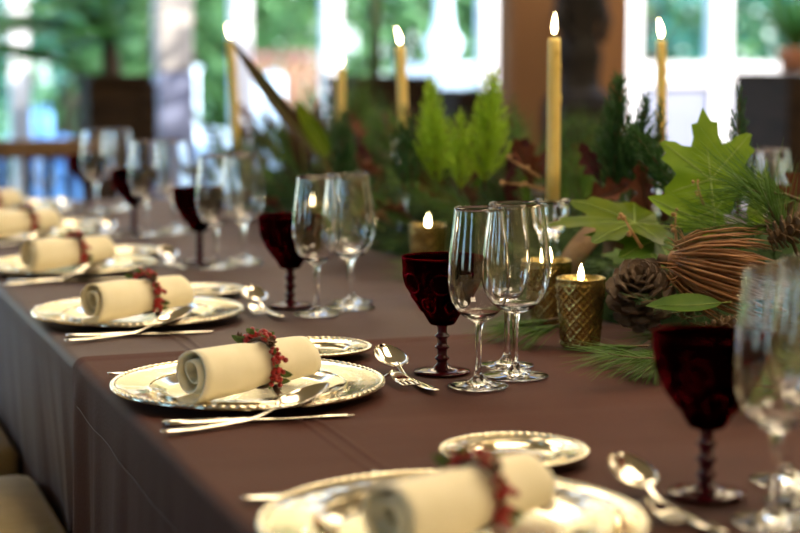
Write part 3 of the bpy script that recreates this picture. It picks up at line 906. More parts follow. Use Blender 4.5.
def filler(kind, N, ya, yb, lift=0, up=.5, noun='', what='sprig'):
    for k in range(N):
        y = ya + (yb - ya) * (k + rnd()) / N
        u = U(-.98, .9) if not lift else U(-.6, .6)
        x = GX + GW * u
        z = ZT + gheight(x) * U(.75, 1.05) + .004 + lift * U(.3, 1)
        out = Vector((u * 1.2 + U(-.3, .3), U(-.8, .5), up * (1.1 - abs(u)) + U(.05, .35)))
        if kind in ('brown', 'maroon', 'green'): z += U(.0, .05)
        out.normalize()
        if z + out.z * .1 < ZT + .012: out.z = max(out.z, .02)
        if math.hypot(x - p3_.x, y - p3_.y) < .13 or math.hypot(x - p4_.x, y - p4_.y) < .12: continue
        if abs(x - p3_.x + .05) < .10 and -.45 < y - p3_.y < 0: z = min(z, ZT + .02); out.z = .05
        if y < 2.75 and u < .30:
            if kind not in ('pine', 'fir') or lift: continue
            if math.hypot(x - pv.x, y - pv.y) < .17 or math.hypot(x - 1.17, y - 2.2) < .20: continue
            z = ZT + .02 + max(0, u + .98) * .07; out.z = .12; out.normalize()
        zn = [w for q, w in ZONES if y < q][0]
        side = 'front edge' if u < -.5 else ('crest' if u < .35 else 'rear side')
        o = place(random.choice(FILL[kind]), (x, y, z), out, Vector((-out.x * .3 + U(-.4, .4), U(-.6, -.1), 1)), U(.8, 1.15))
        if y < 2.75 and u < .30: o.scale.z *= .45
        o['label'] = '%s, garland %s %s' % (noun, side, zn)
        o['group'] = '%ss, garland %s %s' % (what.replace('leaf', 'leave'), side, zn)
PN, FN, CN = 'green long-needled pine sprig', 'dark short-needled fir sprig', 'dark feathery cypress sprig'
filler('pine', 56, 1.42, 4.75, 0, .5, PN, 'pine sprig')
filler('fir', 72, 1.42, 4.8, 0, .7, FN, 'fir sprig')
filler('cyp', 40, 1.8, 4.8, 0, 1.0, CN, 'cypress sprig')
filler('brown', 46, 2.1, 4.8, 0, .8, 'dry russet leaf', 'russet leaf')
filler('maroon', 34, 2.1, 4.8, 0, .8, 'dark maroon leaf', 'maroon leaf')
filler('green', 30, 2.0, 4.8, 0, .8, 'dark green pointed leaf', 'green leaf')
# the crest is piled higher towards the far end
filler('fir', 26, 2.9, 4.8, .07, .9, FN, 'fir sprig')
filler('cyp', 22, 2.9, 4.8, .07, 1.2, CN, 'cypress sprig')
filler('brown', 26, 2.9, 4.8, .08, 1.0, 'dry russet leaf', 'russet leaf')
filler('maroon', 22, 2.7, 4.8, .08, 1.0, 'dark maroon leaf', 'maroon leaf')
filler('pine', 16, 2.9, 4.8, .07, .9, PN, 'pine sprig')

# hero foliage -------------------------------------------------------
TOC = lambda p: (CAM - Vector(p)).normalized()
def hero_leaf(px, py, D, ang, S, m, label, tilt=(0, 0, 0), cup=.18, fold=.12, seed=0, name='maple_leaf'):
    """px,py: where the blade's base sits; ang: direction of the tip in the view plane (deg from up, + right)"""
    p = at_d(px, py, D); a = math.radians(ang)
    yd = UP * math.cos(a) + RT * math.sin(a) + FW * tilt[0]
    o = make_maple(name, S, m, label, seed=seed, cup=cup, fold=fold)
    return orient(o, p, yd, TOC(p) + Vector((0, 0, tilt[1])) + RT * tilt[2])
hero_leaf(714, 210, 2.46, -5, .150, 'maple', 'large upright bright green maple leaf above the dried flower head', (.1, .0, .15), .12, .1, 3)
hero_leaf(735, 222, 2.50, -62, .115, 'maple', 'green maple leaf pointing left below the largest maple leaf', (-.1, .5, 0), .15, .1, 5)
hero_leaf(748, 235, 2.52, 20, .12, 'maple', 'green maple leaf edge on at right of the largest maple leaf', (.1, .0, 2.2), .15, .2, 6)
hero_leaf(672, 226, 2.50, -86, .19, 'yleaf', 'yellow green leaf lying flat beside the nearest taper candle', (-.15, 3.2, 0), .2, .3, 7)
hero_leaf(685, 246, 2.48, -80, .15, 'maple2', 'dark green maple leaf under the yellow green leaf', (-.15, 2.2, 0), .2, .2, 8)
hero_leaf(682, 272, 2.60, -74, .125, 'maple2', 'green maple leaf behind the large pine cone', (-.1, .8, 0), .25, .2, 9)
o = make_leaf('pointed_leaf', .105, .034, 'maple2', 'green pointed leaf in front of the dried flower head', .2, .12)
orient(o, at_d(722, 303, 2.24), -RT * 1 - UP * .12 - FW * .1, TOC(at_d(722, 303, 2.24)) + Vector((0, 0, 1.1)))
o = make_leaf('pointed_leaf', .075, .034, 'maple', 'pale pointed leaf left of the dried flower head', .2, .15)
orient(o, at_d(695, 218, 2.42), -RT * 1 + UP * .35, TOC(at_d(695, 218, 2.42)) + Vector((0, 0, .7)))
# russet leaves that stand out
for px, py, D, ang, L, m, lab in ((648, 215, 2.62, -8, .085, 'brown', 'upright russet leaf before the dark juniper'), (662, 222, 2.6, 14, .07, 'maroon', 'small maroon leaf right of the upright russet leaf'), (585, 205, 2.75, 70, .085, 'brown', 'russet leaf lying right of the nearest taper candle'),
                                  (600, 180, 2.8, -25, .07, 'maroon', 'maroon leaf right of the nearest taper candle'), (507, 172, 3.0, 30, .07, 'maroon', 'maroon leaf standing right of the lime cypress'), (445, 200, 3.1, -50, .08, 'brown', 'russet leaf below the lime cypress'), (528, 170, 2.95, -26, .06, 'brown', 'russet leaf left of the nearest taper candle')):
    p = at_d(px, py, D); a = math.radians(ang)
    o = make_leaf('russet_leaf' if m == 'brown' else 'maroon_leaf', L, L * .45, m, lab, .3, .25)
    orient(o, p, UP * math.cos(a) + RT * math.sin(a), TOC(p) + Vector((U(-.4, .4), 0, U(0, .5))))
# lime cypress plumes
def plume(px, py, D, ang, L, m, label, seed, spread=.75, nb=30, tip=0):
    p = at_d(px, py, D); a = math.radians(ang)
    o = make_sprig('cypress_plume', cypress(L, seed, spread, .0036, nb), 'stem', m, label, 'cypress sprig')
    orient(o, p, UP * math.cos(a) + RT * math.sin(a) + FW * tip, TOC(p)); return o
plume(437, 190, 3.08, -3, .190, 'lime', 'lime green cypress plume left of its taller twin', 401, .6, 60)
plume(484, 190, 3.02, 4, .205, 'lime', 'tallest lime green cypress plume before the timber post', 402, .6, 70)
plume(460, 195, 3.0, 0, .14, 'lime', 'short lime green cypress plume between its two twins', 403, .6, 50)
plume(425, 190, 3.1, -14, .15, 'cyp', 'dark cypress plume left of the lime cypress', 404, .55, 26)
plume(412, 188, 3.05, -3, .085, 'fir', 'short fir-green plume left of the lime cypress', 423, .7, 50)
plume(403, 190, 3.15, 0, .12, 'cyp', 'dark cypress plume below the taper candle beside the lime cypress', 421, .6, 50)
plume(340, 190, 3.4, 4, .15, 'cyp', 'dark cypress plume below the taper candle before the dark planter', 422, .6, 50)
plume(612, 205, 2.78, 3, .205, 'cyp', 'tall dark juniper plume left of the second taper candle', 405, .5, 70)
plume(632, 200, 2.76, 8, .165, 'cyp', 'dark juniper plume leaning beside its taller neighbour', 406, .5, 60)
plume(690, 205, 2.6, -38, .145, 'fir', 'mid green juniper plume pointing left below the second taper candle', 407, .6, 55)
plume(668, 190, 2.64, -30, .11, 'fir', 'short juniper plume leaning left below the second taper candle', 408, .6, 26)
plume(737, 215, 2.66, 1, .19, 'cyp', 'thin dark juniper sprig behind the largest maple leaf', 409, .3, 26)
plume(655, 200, 2.8, 3, .155, 'cyp', 'thin juniper sprig beside the second taper candle', 410, .3, 22)
# pine sprays at right
def spray(px, py, D, yd, L, n, nl, label, seed, nrm=None, m='pine'):
    p = at_d(px, py, D)
    o = make_sprig('pine_sprig', pine_sprig(L, n, nl, seed), 'stem', m, label, 'pine sprig')
    orient(o, p, yd, nrm or TOC(p)); return o
spray(790, 225, 2.30, -RT * 1 - UP * .12 + FW * .05, .10, 150, .10, 'pine spray fanning left above the dried flower head', 501)
spray(812, 205, 2.32, -RT * .9 + UP * .25, .10, 150, .10, 'pine spray at the right edge below the cabinet', 502)
spray(800, 260, 2.28, -RT * .5 + UP * .9, .09, 130, .09, 'pine spray rising at the right edge of the picture', 503)
spray(770, 215, 2.45, -RT * .2 + UP * 1, .03, 34, .06, 'loose pine tuft right of the largest maple leaf', 504)
def low_spray(px, py, px2, py2, L, n, nl, label, seed):
    a = on_table(px, py, .034); b = on_table(px2, py2, .016)
    o = make_sprig('pine_sprig', pine_sprig(L, n, nl, seed), 'stem', 'pine', label, 'pine sprig')
    orient(o, a, b - a, Vector((0, 0, 1))); o.scale = (1, 1, .5); return o
low_spray(682, 346, 628, 366, .06, 170, .08, 'pine sprig fanned on the cloth below the large pine cone', 511)
low_spray(648, 346, 592, 354, .05, 130, .062, 'pine sprig on the cloth before the gold quilted votive', 512)
low_spray(672, 348, 652, 368, .04, 130, .066, 'short pine sprig pointing at the viewer below the pine cone', 513)
low_spray(800, 372, 715, 396, .08, 240, .085, 'pine sprig on the cloth behind the nearest goblet', 514)
low_spray(560, 318, 505, 330, .07, 180, .08, 'pine sprig on the cloth right of the second wine glasses', 515)
low_spray(570, 300, 520, 300, .07, 240, .085, 'pine sprig between the wine glasses and the votives', 516)
low_spray(700, 330, 645, 340, .06, 150, .075, 'pine sprig lying close under the large pine cone', 521)
low_spray(572, 322, 528, 336, .05, 170, .07, 'pine sprig left of the gold votive beside the pine cone', 522)
low_spray(556, 300, 512, 314, .06, 170, .08, 'pine sprig behind the bases of the second wine glasses', 523)
low_spray(455, 252, 395, 268, .09, 140, .085, 'pine sprig on the cloth below the votive beyond the second goblet', 517)
low_spray(420, 235, 368, 250, .09, 140, .085, 'pine sprig on the cloth left of the votive beyond the second goblet', 518)
low_spray(370, 215, 330, 232, .09, 140, .085, 'pine sprig on the cloth behind the third wine glasses', 519)

# pine cones -----------------------------------------------------------
def cone_scale(L, wd, th):
    vs = [(-wd * .28, 0, 0), (wd * .28, 0, 0), (-wd * .5, L * .62, .10 * L), (wd * .5, L * .62, .10 * L), (-wd * .36, L * .9, .2 * L), (wd * .36, L * .9, .2 * L), (0, L, .23 * L), (0, L * .6, .19 * L)]
    top = [(x, y, z + th) for x, y, z in vs]
    vs2 = vs + top
    f = [(0, 1, 3, 7, 2), (2, 7, 3, 5, 6, 4)]
    fs = [q[::-1] for q in f] + [tuple(i + 8 for i in q) for q in f]
    ed = [0, 1, 3, 5, 6, 4, 2]
    for a, b in zip(ed, ed[1:] + ed[:1]): fs.append((a, b, b + 8, a + 8))
    return MB().add(vs2, fs)
def make_cone(label, H, R, n, m='cone', open_=.9):
    r = thing('pine_cone', label, 'pine cone')
    MB().lathe([(0, 0), (R * .35, H * .05), (R * .42, H * .4), (R * .25, H * .8), (0, H * .96)], 12, Matrix.Rotation(-PI / 2, 4, 'X')).build('core', m, r)
    s0 = None
    for k in range(n):
        t = (k + .5) / n; a = k * 2.39996
        env = math.sin(PI * (.22 + .70 * t)) ** .8
        ln = R * .78 * env
        if s0 is None: s0 = cone_scale(R * .78, R * .58, R * .07).build('scale', m, r, False); o = s0
        else: o = inst(s0, r)
        d = Vector((math.cos(a), 0, math.sin(a)))
        rise = -.25 + 1.5 * t
        p = d * (R * .25 * env) + Vector((0, H * (.02 + .92 * t), 0))
        orient(o, p, d * open_ + Vector((0, rise, 0)), Vector((0, 1, 0)) - d * .2, max(.35, env) * U(.93, 1.05))
    return r
o = make_cone('large brown pine cone beside the gold quilted votive', .088, .052, 56)
pc = on_table(640, 341)
orient(o, at_d(643, 312, 2.36), TOC((1.15, 2.2, .8)) + UP * .75 + RT * -.1, Vector((0, 0, 1)))
o = make_cone('small ribbed cone below the dried flower head', .075, .021, 60, 'scone', .6)
orient(o, at_d(682, 320, 2.30), RT * .45 + UP * .9, TOC((1.1, 2, .8)))
o = make_cone('slim cone half under the pointed leaf', .07, .020, 60, 'scone', .6)
orient(o, at_d(705, 335, 2.22), RT * .8 + UP * .25, TOC((1.1, 2, .8)))
o = make_cone('slender tan spruce cone at the right edge', .095, .024, 76, 'scone', .6)
orient(o, at_d(768, 240, 2.26), RT * .8 + UP * .35, TOC((1.1, 2, .9)))
# dried flower head of long bracts
fl = thing('dried_flower_head', 'dried brown flower head of long stiff bracts', 'dried flower')
MB().lathe([(0, -.02), (.012, -.015), (.020, .02), (.018, .06), (.006, .075), (0, .078)], 16, Matrix.Rotation(-PI / 2, 4, 'X')).build('core', 'bract', fl)
random.seed(77)
b0 = []
for k in range(3):
    L = .105 + .012 * k
    b0.append(MB().tube([(0, 0, 0), (0, L * .35, .010), (0, L * .75, .008), (0, L, .001)], [.0016, .0028, .0022, .0004], 5, True, .6))
protos = [q.build('bract', 'bract', fl) for q in b0]
for k in range(120):
    o = protos[k] if k < 3 else inst(protos[k % 3], fl)
    a = k * 2.39996; t = k / 120
    d = Vector((math.cos(a), 0, math.sin(a)))
    orient(o, d * (.010 + .014 * t) + Vector((0, -.015 + .03 * (1 - t), 0)), Vector((0, 1, 0)) + d * (.02 + .42 * t + U(-.11, .11)) + Vector((U(-.06, .06), 0, U(-.06, .06))), d, U(.75, 1.12))
for k in range(34):
    o = inst(protos[k % 3], fl); a = k * 2.39996; d = Vector((math.cos(a), 0, math.sin(a)))
    orient(o, d * .012 + Vector((0, .01, 0)), Vector((0, -1, 0)) + d * U(.5, 1.5), d, U(.25, .42))
orient(fl, at_d(680, 262, 2.30), RT * 1 - UP * .22 - FW * .1, TOC((1.2, 2, .9)))
MB().tube([(0, -.03, -.004), (.002, -.02, -.002), (0, 0, 0)], [.006, .008, .012], 7).build('stalk', 'stem', fl)
# curled bark behind the votives
bk = MB(); vs = []; fs = []
N = 40
for i in range(N + 1):
    t = i / N; a = PI * 1.35 * t + .2; R_ = .052 + .006 * math.sin(7 * t)
    for w_, s_ in ((-.022, 0), (.022, 0), (.022, .005), (-.022, .005)): vs.append(((R_ + s_) * math.cos(a), w_ + .004 * math.sin(9 * t), (R_ + s_) * math.sin(a)))
for i in range(N):
    for j in range(4): fs.append((4 * i + j, 4 * i + (j + 1) % 4, 4 * i + 4 + (j + 1) % 4, 4 * i + 4 + j))
bk.v = vs; bk.f = fs
o = bk.build('bark_curl', 'bark'); tag(o, 'curled strip of tan bark behind the two gold votives', 'bark')
p = at_d(592, 262, 2.72); o.location = p; o.rotation_euler = (.25, .35, .5)
# twigs
def twig(pts, r, label):
    P = [at_d(*q) for q in pts]
    t = thing('twig', label, 'twig', P[0])
    MB().tube([q - P[0] for q in P], [r * (1 - .6 * k / (len(P) - 1)) for k in range(len(P))], 6).build('stick', 'twig', t)
    mb = MB()
    for k in range(1, len(P)):
        for _ in range(3): mb.ball(P[k] - P[0] + Vector((U(-.006, .006), U(-.006, .006), U(-.004, .004))), r * U(.9, 1.5), 6, 4)
    mb.build('buds', 'twig', t)
twig([(545, 190, 2.9), (525, 185, 2.88), (505, 183, 2.87)], .0035, 'tan twig lying left of the nearest taper candle')
twig([(540, 178, 2.92), (525, 168, 2.9), (508, 158, 2.9)], .003, 'tan twig rising left of the nearest taper candle')
twig([(642, 248, 2.42), (632, 232, 2.42), (623, 216, 2.42)], .003, 'bare tan twig over the dark maple leaf')
twig([(704, 205, 2.4), (699, 192, 2.4), (697, 180, 2.4)], .002, 'thin tan twig below the largest maple leaf')
twig([(677, 250, 2.38), (675, 228, 2.38), (676, 212, 2.38)], .0025, 'upright tan twig above the dried flower head')
# dark strap leaf and its neighbours at the far end
o = make_leaf('strap_leaf', .34, .035, 'aloe', 'long dark strap leaf arching left at the far end of the garland', .35, .18)
orient(o, at_d(325, 165, 3.75), -RT * .62 + UP * .75, TOC((1.2, 3.5, 1)) + Vector((0, 0, .5)))
o = make_leaf('strap_leaf', .16, .05, 'aloe', 'broad dark leaf standing before the far window', .3, .1)
orient(o, at_d(305, 175, 3.8), -RT * .1 + UP * 1, TOC((1.2, 3.5, 1)))
o = make_leaf('strap_leaf', .15, .04, 'yleaf', 'olive leaf left of the third taper candle', .3, .15)
orient(o, at_d(330, 160, 3.7), -RT * .45 + UP * .8, TOC((1.2, 3.5, 1)))

# ------------------------------------------------------------------ chairs at the left
def chair(y, label):
    r = thing('dining_chair', label, 'chair', (.163, y, 0), 0, 'beige upholstered dining chairs')
    MB().box(-.22, .21, -.225, .225, .39, .480, .014).build('seat_cushion', 'seat', r, True)
    MB().box(-.21, .20, -.21, .21, .35, .39).build('seat_frame', 'dwood', r, False)
    MB().box(-.26, -.215, -.21, .21, .45, 1.0, .018).build('backrest', 'seat', r, True)
    for sx, sy in ((-.2, -.19), (-.2, .19), (.18, -.19), (.18, .19)):
        MB().tube([(sx, sy, 0), (sx, sy, .355)], [.015, .021], 8).build('leg', 'dwood', r)
chair(2.535, 'beige upholstered chair nearest the viewer, tucked at the cloth')
chair(3.165, 'beige upholstered chair second from the viewer, tucked at the cloth')

# ------------------------------------------------------------------ background indoors
def planter(pa, pb, ptop, Y, label, tan=True, dep=.45):
    xa, xb = at_y(pa, ptop, Y + dep).x, at_y(pb, ptop, Y).x; zt = at_y(pa, ptop, Y).z
    r = thing('wooden_planter', label, 'planter', ((xa + xb) / 2, Y, 0)); w2 = (xb - xa) / 2
    n = 7; h = (zt - .1) / n
    for k in range(n): MB().box(-w2, w2, 0, dep, .06 + h * k + .004, .06 + h * (k + 1) - .002).build('board', 'pwood', r, False)
    MB().box(-w2 - .015, w2 + .015, -.02, dep + .02, zt - .04, zt, .006).build('rim', 'pwood', r, False)
    for sx in (-1, 1):
        MB().box(sx * w2 - .03, sx * w2 + .03, -.02, .03, 0, zt - .04).build('corner_post', 'pwood', r, False)
    return r, (xa + xb) / 2, zt
pl, plx, plz = planter(78, 149, 75, 7.9, 'dark wooden planter under the palm left of the pale column')
pl2, pl2x, pl2z = planter(327, 432, 76, 7.6, 'dark wooden planter behind the two middle taper candles', dep=.5)
pl3, _, _ = planter(432, 512, 90, 7.9, 'lower dark wooden planter left of the timber post', dep=.4)
def cabinet():
    xa, xb = at_y(735, 72, 7.7).x, at_y(850, 72, 7.2).x; zt = at_y(735, 73, 7.2).z
    r = thing('sideboard', 'dark wooden sideboard at the right edge behind the greenery', 'cabinet', ((xa + xb) / 2, 7.2, 0)); w2 = (xb - xa) / 2
    MB().box(-w2, w2, 0, .5, .05, zt - .03).build('body', 'dwood', r, False)
    MB().box(-w2 - .01, w2 + .01, -.015, .51, zt - .03, zt, .005).build('top', 'dwood', r, False)
    for a, b in ((-w2 + .02, 0 - .01), (.01, w2 - .02)):
        d = MB().box(a, b, -.02, .0, .1, zt - .06, .004).build('door', 'pwood', r, False)
        MB().ball(((b - .04) if a < 0 else a + .04, -.03, zt * .6), .012).build('knob', 'lmetal', d)
cabinet()
# timber post and bronze figure
pa, pb = at_y(496, 63, 7.16).x, at_y(630, 63, 7.0).x
r = thing('timber_post', 'broad ochre timber post behind the nearest taper candle', 'post', ((pa + pb) / 2, 7.0, 0)); w2 = (pb - pa) / 2
MB().box(-w2, w2, 0, .16, .12, 3.2, .02).build('shaft', 'post', r, False)
MB().box(-w2 - .04, w2 + .04, -.04, .20, 0, .12, .02).build('base', 'post', r, False)
pf = at_y(578, 100, 6.7); zs = at_y(578, 100, 6.7).z
fg = thing('statue', 'dark bronze figure on a stand before the timber post', 'statue', (pf.x, 6.7, 0))
MB().box(-.12, .12, -.12, .12, 0, zs, .01).build('stand', 'bronze', fg, False)
MB().lathe(crom([(0, zs), (.115, zs + .001), (.115, zs + .03), (.085, zs + .05), (.08, zs + .12), (.092, zs + .2), (.075, zs + .28), (.088, zs + .38), (.10, zs + .46), (.06, zs + .53), (.035, zs + .56), (.058, zs + .62), (.055, zs + .69), (0, zs + .74)], 3), 20, None, lambda r_, z_, a_: (r_ * (1 + .16 * math.cos(2 * a_) + .05 * math.sin(5 * a_ + z_ * 20)), z_)).build('figure', 'bronze', fg)
for s in (-1, 1):
    MB().tube([(s * .085, -.01, zs + .46), (s * .115, -.03, zs + .34), (s * .07, -.085, zs + .26)], [.03, .026, .02], 8).build('arm', 'bronze', fg)
# second table with glasses and a chair at far left
t2 = thing('side_table', 'dark side table at far left beyond the table end', 'table', (.75, 7.3, 0))
MB().box(-.85, .38, -.4, .4, .50, .54, .008).build('top', 'dwood', t2, False)
for sx in (-.78, .31):
    for sy in (-.33, .33): MB().tube([(sx, sy, 0), (sx, sy, .50)], [.022, .03], 8).build('leg', 'dwood', t2)
def side_chair(px, py, Y, label, rz=0):
    p = at_y(px, py, Y)
    r = thing('wooden_chair', label, 'chair', (p.x, Y, 0), rz, 'wooden chairs at the side table'); zt = p.z
    MB().box(-.21, .21, -.2, .2, .42, .46, .01).build('seat', 'mwood', r, False)
    MB().box(-.22, .22, -.22, -.19, zt - .05, zt + .02, .008).build('top_rail', 'mwood', r, False)
    for k in range(5): MB().box(-.15 + .075 * k - .012, -.15 + .075 * k + .012, -.215, -.195, .46, zt - .05).build('back_slat', 'dwood', r, False)
    for sx in (-.19, .19):
        MB().tube([(sx, -.205, 0), (sx, -.205, zt)], .018, 8).build('back_leg', 'dwood', r)
        MB().tube([(sx, .18, 0), (sx, .18, .42)], .018, 8).build('front_leg', 'dwood', r)
side_chair(40, 142, 6.5, 'wooden chair with tan top rail at far left side table')
for k, (dx, dy) in enumerate(((-.1, -.2), (.0, -.05), (.1, -.22), (.2, -.1), (.28, -.25))):
    put((wineA, wineB)[k % 2], (.75 + dx, 7.3 + dy, .5405), 0, 'blurred clear wine glass on the dark side table, %s from left' % ['first', 'second', 'third', 'fourth', 'fifth'][k])

# potted palm and green stem plant
def palm(x, y, z, n, L, label, seed, lean=1.0):
    random.seed(seed)
    r = thing('potted_palm', label, 'palm', (x, y, z - .06))
    MB().tube([(0, 0, -.0), (.01, 0, .1), (0, .01, .22)], [.05, .045, .03], 8).build('trunk', 'trunk', r)
    for k in range(n):
        a = 2 * PI * k / n + U(-.3, .3); el = U(.35, 1.25)
        if math.cos(a) > lean: continue
        d = Vector((math.cos(a), math.sin(a), 0)); pts = []
        for j in range(11):
            t = j / 10
            pts.append(Vector((0, 0, .2)) + d * (L * t * math.cos(el) * (1 + .4 * t)) + Vector((0, 0, L * (math.sin(el) * t - .55 * t * t))))
        mb = MB().tube(pts, [.008 * (1 - .8 * j / 10) for j in range(11)], 5)
        for j in range(1, 11):
            for q in (0, .33, .66):
                p = pts[j - 1].lerp(pts[j], q); tg = (pts[j] - pts[j - 1]).normalized(); sd = tg.cross(Vector((0, 0, 1))).normalized()
                ll = L * .34 * math.sin(PI * min(.95, .12 + .085 * j))
                for s in (-1, 1): mb.blade(p, sd * s + tg * .7 + Vector((0, 0, .15)), ll, .028, (0, 0, -.35), 3, Vector((0, 0, 1)))
        mb.build('frond', 'palm', r)
palm(plx - .02, 8.1, plz, 22, .75, 'green palm in the planter left of the pale column', 31, .05)
pq = at_y(-70, 90, 8.0); palm(pq.x, 8.0, pq.z, 13, .6, 'green palm at the far left edge', 32)
r = thing('floor_pot', 'dark pot under the palm at the far left edge', 'pot', (pq.x, 8.0, 0))
MB().lathe([(0, 0), (.16, 0), (.2, pq.z - .12), (.22, pq.z - .06), (.2, pq.z - .06), (.19, pq.z - .1), (0, pq.z - .1)], 24).build('body', 'bronze', r)
px_ = at_y(375, 76, 7.85)
r = thing('bamboo_plant', 'green stemmed plant in the dark planter behind the candles', 'plant', (px_.x, 7.85, pl2z - .05))
MB().tube([(0, 0, 0), (.006, 0, .5), (-.004, 0, 1.0), (.01, 0, 1.5)], [.030, .027, .025, .02], 10).build('stem', 'gstem', r)
mb = MB()
random.seed(5)
for k in range(60):
    a = U(0, 2 * PI); mb.blade((0, 0, U(.7, 1.5)), (math.cos(a), math.sin(a), U(-.2, .6)), U(.3, .5), .05, (0, 0, -.4), 3, Vector((0, 0, 1)))
mb.build('foliage', 'palm', r)
ps = at_y(795, 72, 7.45)
r = thing('potted_plant', 'leafy plant on the sideboard at the right edge', 'plant', (ps.x, 7.45, ps.z))
MB().lathe([(0, 0), (.07, 0), (.09, .10), (.095, .12), (.08, .12), (0, .1)], 20).build('pot', 'terra', r)
mb = MB()
for k in range(60):
    a = U(0, 2 * PI); mb.blade((0, 0, .1), (math.cos(a) * .6, math.sin(a) * .6, U(.6, 1.6)), U(.25, .5), .035, (math.cos(a) * .2, math.sin(a) * .2, -.2), 3, Vector((0, 0, 1)))
mb.build('foliage', 'palm', r)

# ------------------------------------------------------------------ garden beyond the glass
def tree(px, Y, R, zc, m, label, seed, n=1500, ls=.22):
    random.seed(seed)
    p = at_y(px, HY, Y)
    r = thing('garden_tree', label, 'tree', (p.x, Y, -.14))
    MB().tube([(0, 0, 0), (.1, 0, zc * .5), (0, .1, zc + .2)], [.16, .12, .06], 8).build('trunk', 'trunk', r)
    mb = MB()
    lumps = [(Vector((U(-1, 1), U(-.7, .7), U(-.9, .9))) * R * .6, R * U(.35, .6)) for _ in range(12)]
    for k in range(n):
        c, rr = random.choice(lumps); d = Vector((random.gauss(0, 1), random.gauss(0, 1), random.gauss(0, 1))).normalized()
        q = c + d * rr * U(.75, 1.0) + Vector((0, 0, zc))
        if q.z < .1: q.z = U(.1, .6)
        mb.blade(q, (U(-1, 1), U(-1, 1), U(-1, .4)), ls * U(.7, 1.3), ls * .6, None, 2, d)
    mb.build('crown', m, r, False)
TL = ['tleaf1', 'tleaf2', 'tleaf3']
spots = [(-260, 19, 2.6, 2.4, 0, 'beyond the far left glazing'), (-90, 17.5, 2.4, 2.2, 1, 'behind the palm at the far left'), (60, 19, 2.5, 2.3, 0, 'behind the left planter'), (130, 22, 3, 3.2, 2, 'left of the pale column'), (215, 20, 2.2, 2.5, 2, 'right of the pale column'),
         (285, 18.5, 2.2, 2.3, 0, 'behind the white garden sofa'), (360, 23, 3, 2.8, 1, 'behind the dark planter'), (420, 20, 2.2, 2.4, 0, 'left of the white fountain'), (480, 21, 2.4, 2.2, 1, 'right of the white fountain'), (560, 20, 2.4, 2.4, 0, 'behind the timber post'),
         (650, 18.5, 2.2, 2.2, 1, 'left of the white door frame'), (720, 22, 2.8, 2.5, 1, 'behind the white door frame'), (780, 19.5, 2.4, 2.4, 1, 'behind the sideboard'), (880, 20, 2.6, 2.4, 0, 'beyond the far right glazing')]
for k, (px, Y, R, zc, m, wh) in enumerate(spots):
    tree(px, Y, R, zc, TL[m], '%s garden tree %s' % (['green', 'cool-tinted green', 'pale green'][m], wh), 600 + k)
def fountain(px, Y):
    p = at_y(px, HY, Y)
    r = thing('garden_fountain', 'white tiered stone fountain outside behind the lime cypress', 'fountain', (p.x, Y, -.02))
    s = Y / 1694
    MB().lathe([(0, 0), (1.1, 0), (1.15, .35), (1.2, .42), (1.1, .42), (1.0, .3), (0, .3)], 32).build('basin', 'white', r)
    MB().lathe(crom([(.22, .3), (.16, .45), (.12, .7), (.2, .85), (.16, .95)], 3), 24).build('lower_stem', 'white', r)
    MB().lathe([(.16, .93), (.3, .98), (.42, 1.12), (.44, 1.16), (.40, 1.16), (.15, 1.04), (0, 1.03)], 32).build('lower_bowl', 'white', r)
    MB().lathe(crom([(.12, 1.03), (.09, 1.15), (.15, 1.28), (.17, 1.36), (.10, 1.46), (.07, 1.7), (.12, 1.85)], 3), 24).build('upper_stem', 'white', r)
    MB().lathe([(.12, 1.85), (.3, 1.95), (.32, 2.0), (.1, 1.92), (0, 1.92)], 28).build('upper_bowl', 'white', r)
    MB().lathe([(.07, 1.92), (.09, 2.1), (.05, 2.25), (0, 2.35)], 16).build('finial', 'white', r)
fountain(443, 14.2)
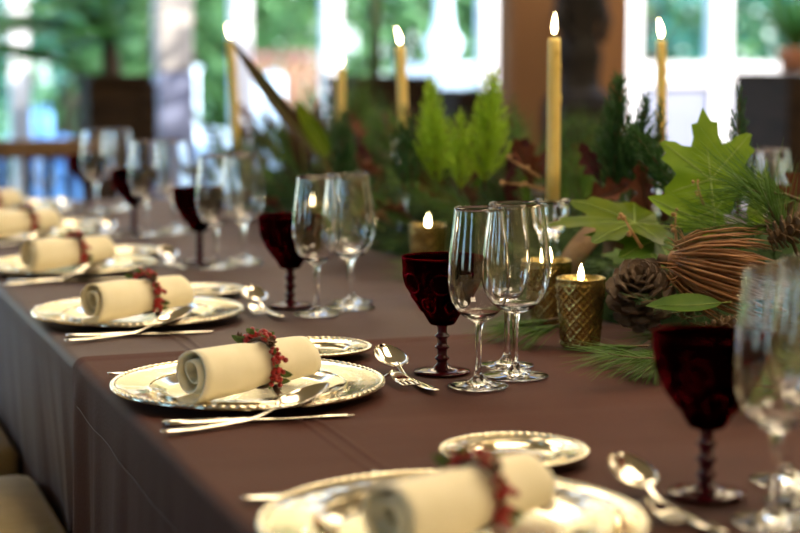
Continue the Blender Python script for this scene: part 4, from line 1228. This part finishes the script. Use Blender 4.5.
def sofa(pa, pb, ptop, pbot, Y, label, m='cushion'):
    xa, xb = at_y(pa, ptop, Y).x, at_y(pb, ptop, Y).x; zt = at_y(pa, ptop, Y).z
    r = thing('garden_sofa', label, 'sofa', ((xa + xb) / 2, Y, -.02)); w2 = (xb - xa) / 2
    MB().box(-w2, w2, 0, .8, .06, .30, .02).build('base', m, r, False)
    for s in (-1, 1):
        MB().box(min(s * w2, s * (w2 - .12)), max(s * w2, s * (w2 - .12)), -.02, .8, .30, .62, .03).build('arm', m, r, True)
        MB().box(min(.01 * s, s * (w2 - .13)), max(.01 * s, s * (w2 - .13)), 0, .62, .30, .48, .04).build('seat_cushion', m, r, True)
        MB().box(min(.01 * s, s * (w2 - .13)), max(.01 * s, s * (w2 - .13)), .60, .8, .45, zt, .05).build('back_cushion', m, r, True)
        for yy in (.05, .75): MB().box(s * (w2 - .06) - .02, s * (w2 - .06) + .02, yy - .02, yy + .02, 0, .06).build('foot', 'dwood', r, False)
sofa(252, 326, 68, 115, 12.0, 'white cushioned garden sofa outside left of the dark planter')
sofa(188, 228, 64, 84, 13.5, 'white garden sofa outside right of the pale column')
sofa(176, 216, 120, 150, 11.0, 'white low garden seat outside beside the pale column')
sofa(15, 84, 106, 138, 12.2, 'added pale blue block for a sky-lit patch outside at far left', 'bluepatch')  # added sofa shape, stands in for a patch of blue sky light
for k, px in enumerate((258, 272, 287, 299, 312)):
    p = at_y(px, 56, 15.0)
    r = thing('flower_pot', 'terracotta pot of pink flowers outside, %s from the left' % ['first', 'second', 'third', 'fourth', 'fifth'][k], 'flower pot', (p.x, 15, 0), 0, 'flower pots outside')
    MB().lathe([(0, -.02), (.035, -.02), (.045, p.z - .1), (.052, p.z - .07), (.042, p.z - .07), (0, p.z - .08)], 16).build('pot', 'terra', r)
    mb = MB()
    for q in range(60):
        d = Vector((random.gauss(0, 1), random.gauss(0, 1), random.gauss(0, 1))).normalized(); mb.blade(Vector((0, 0, p.z)) + d * .03, d, .03, .03, None, 2)
    mb.build('flowers', 'pink', r)
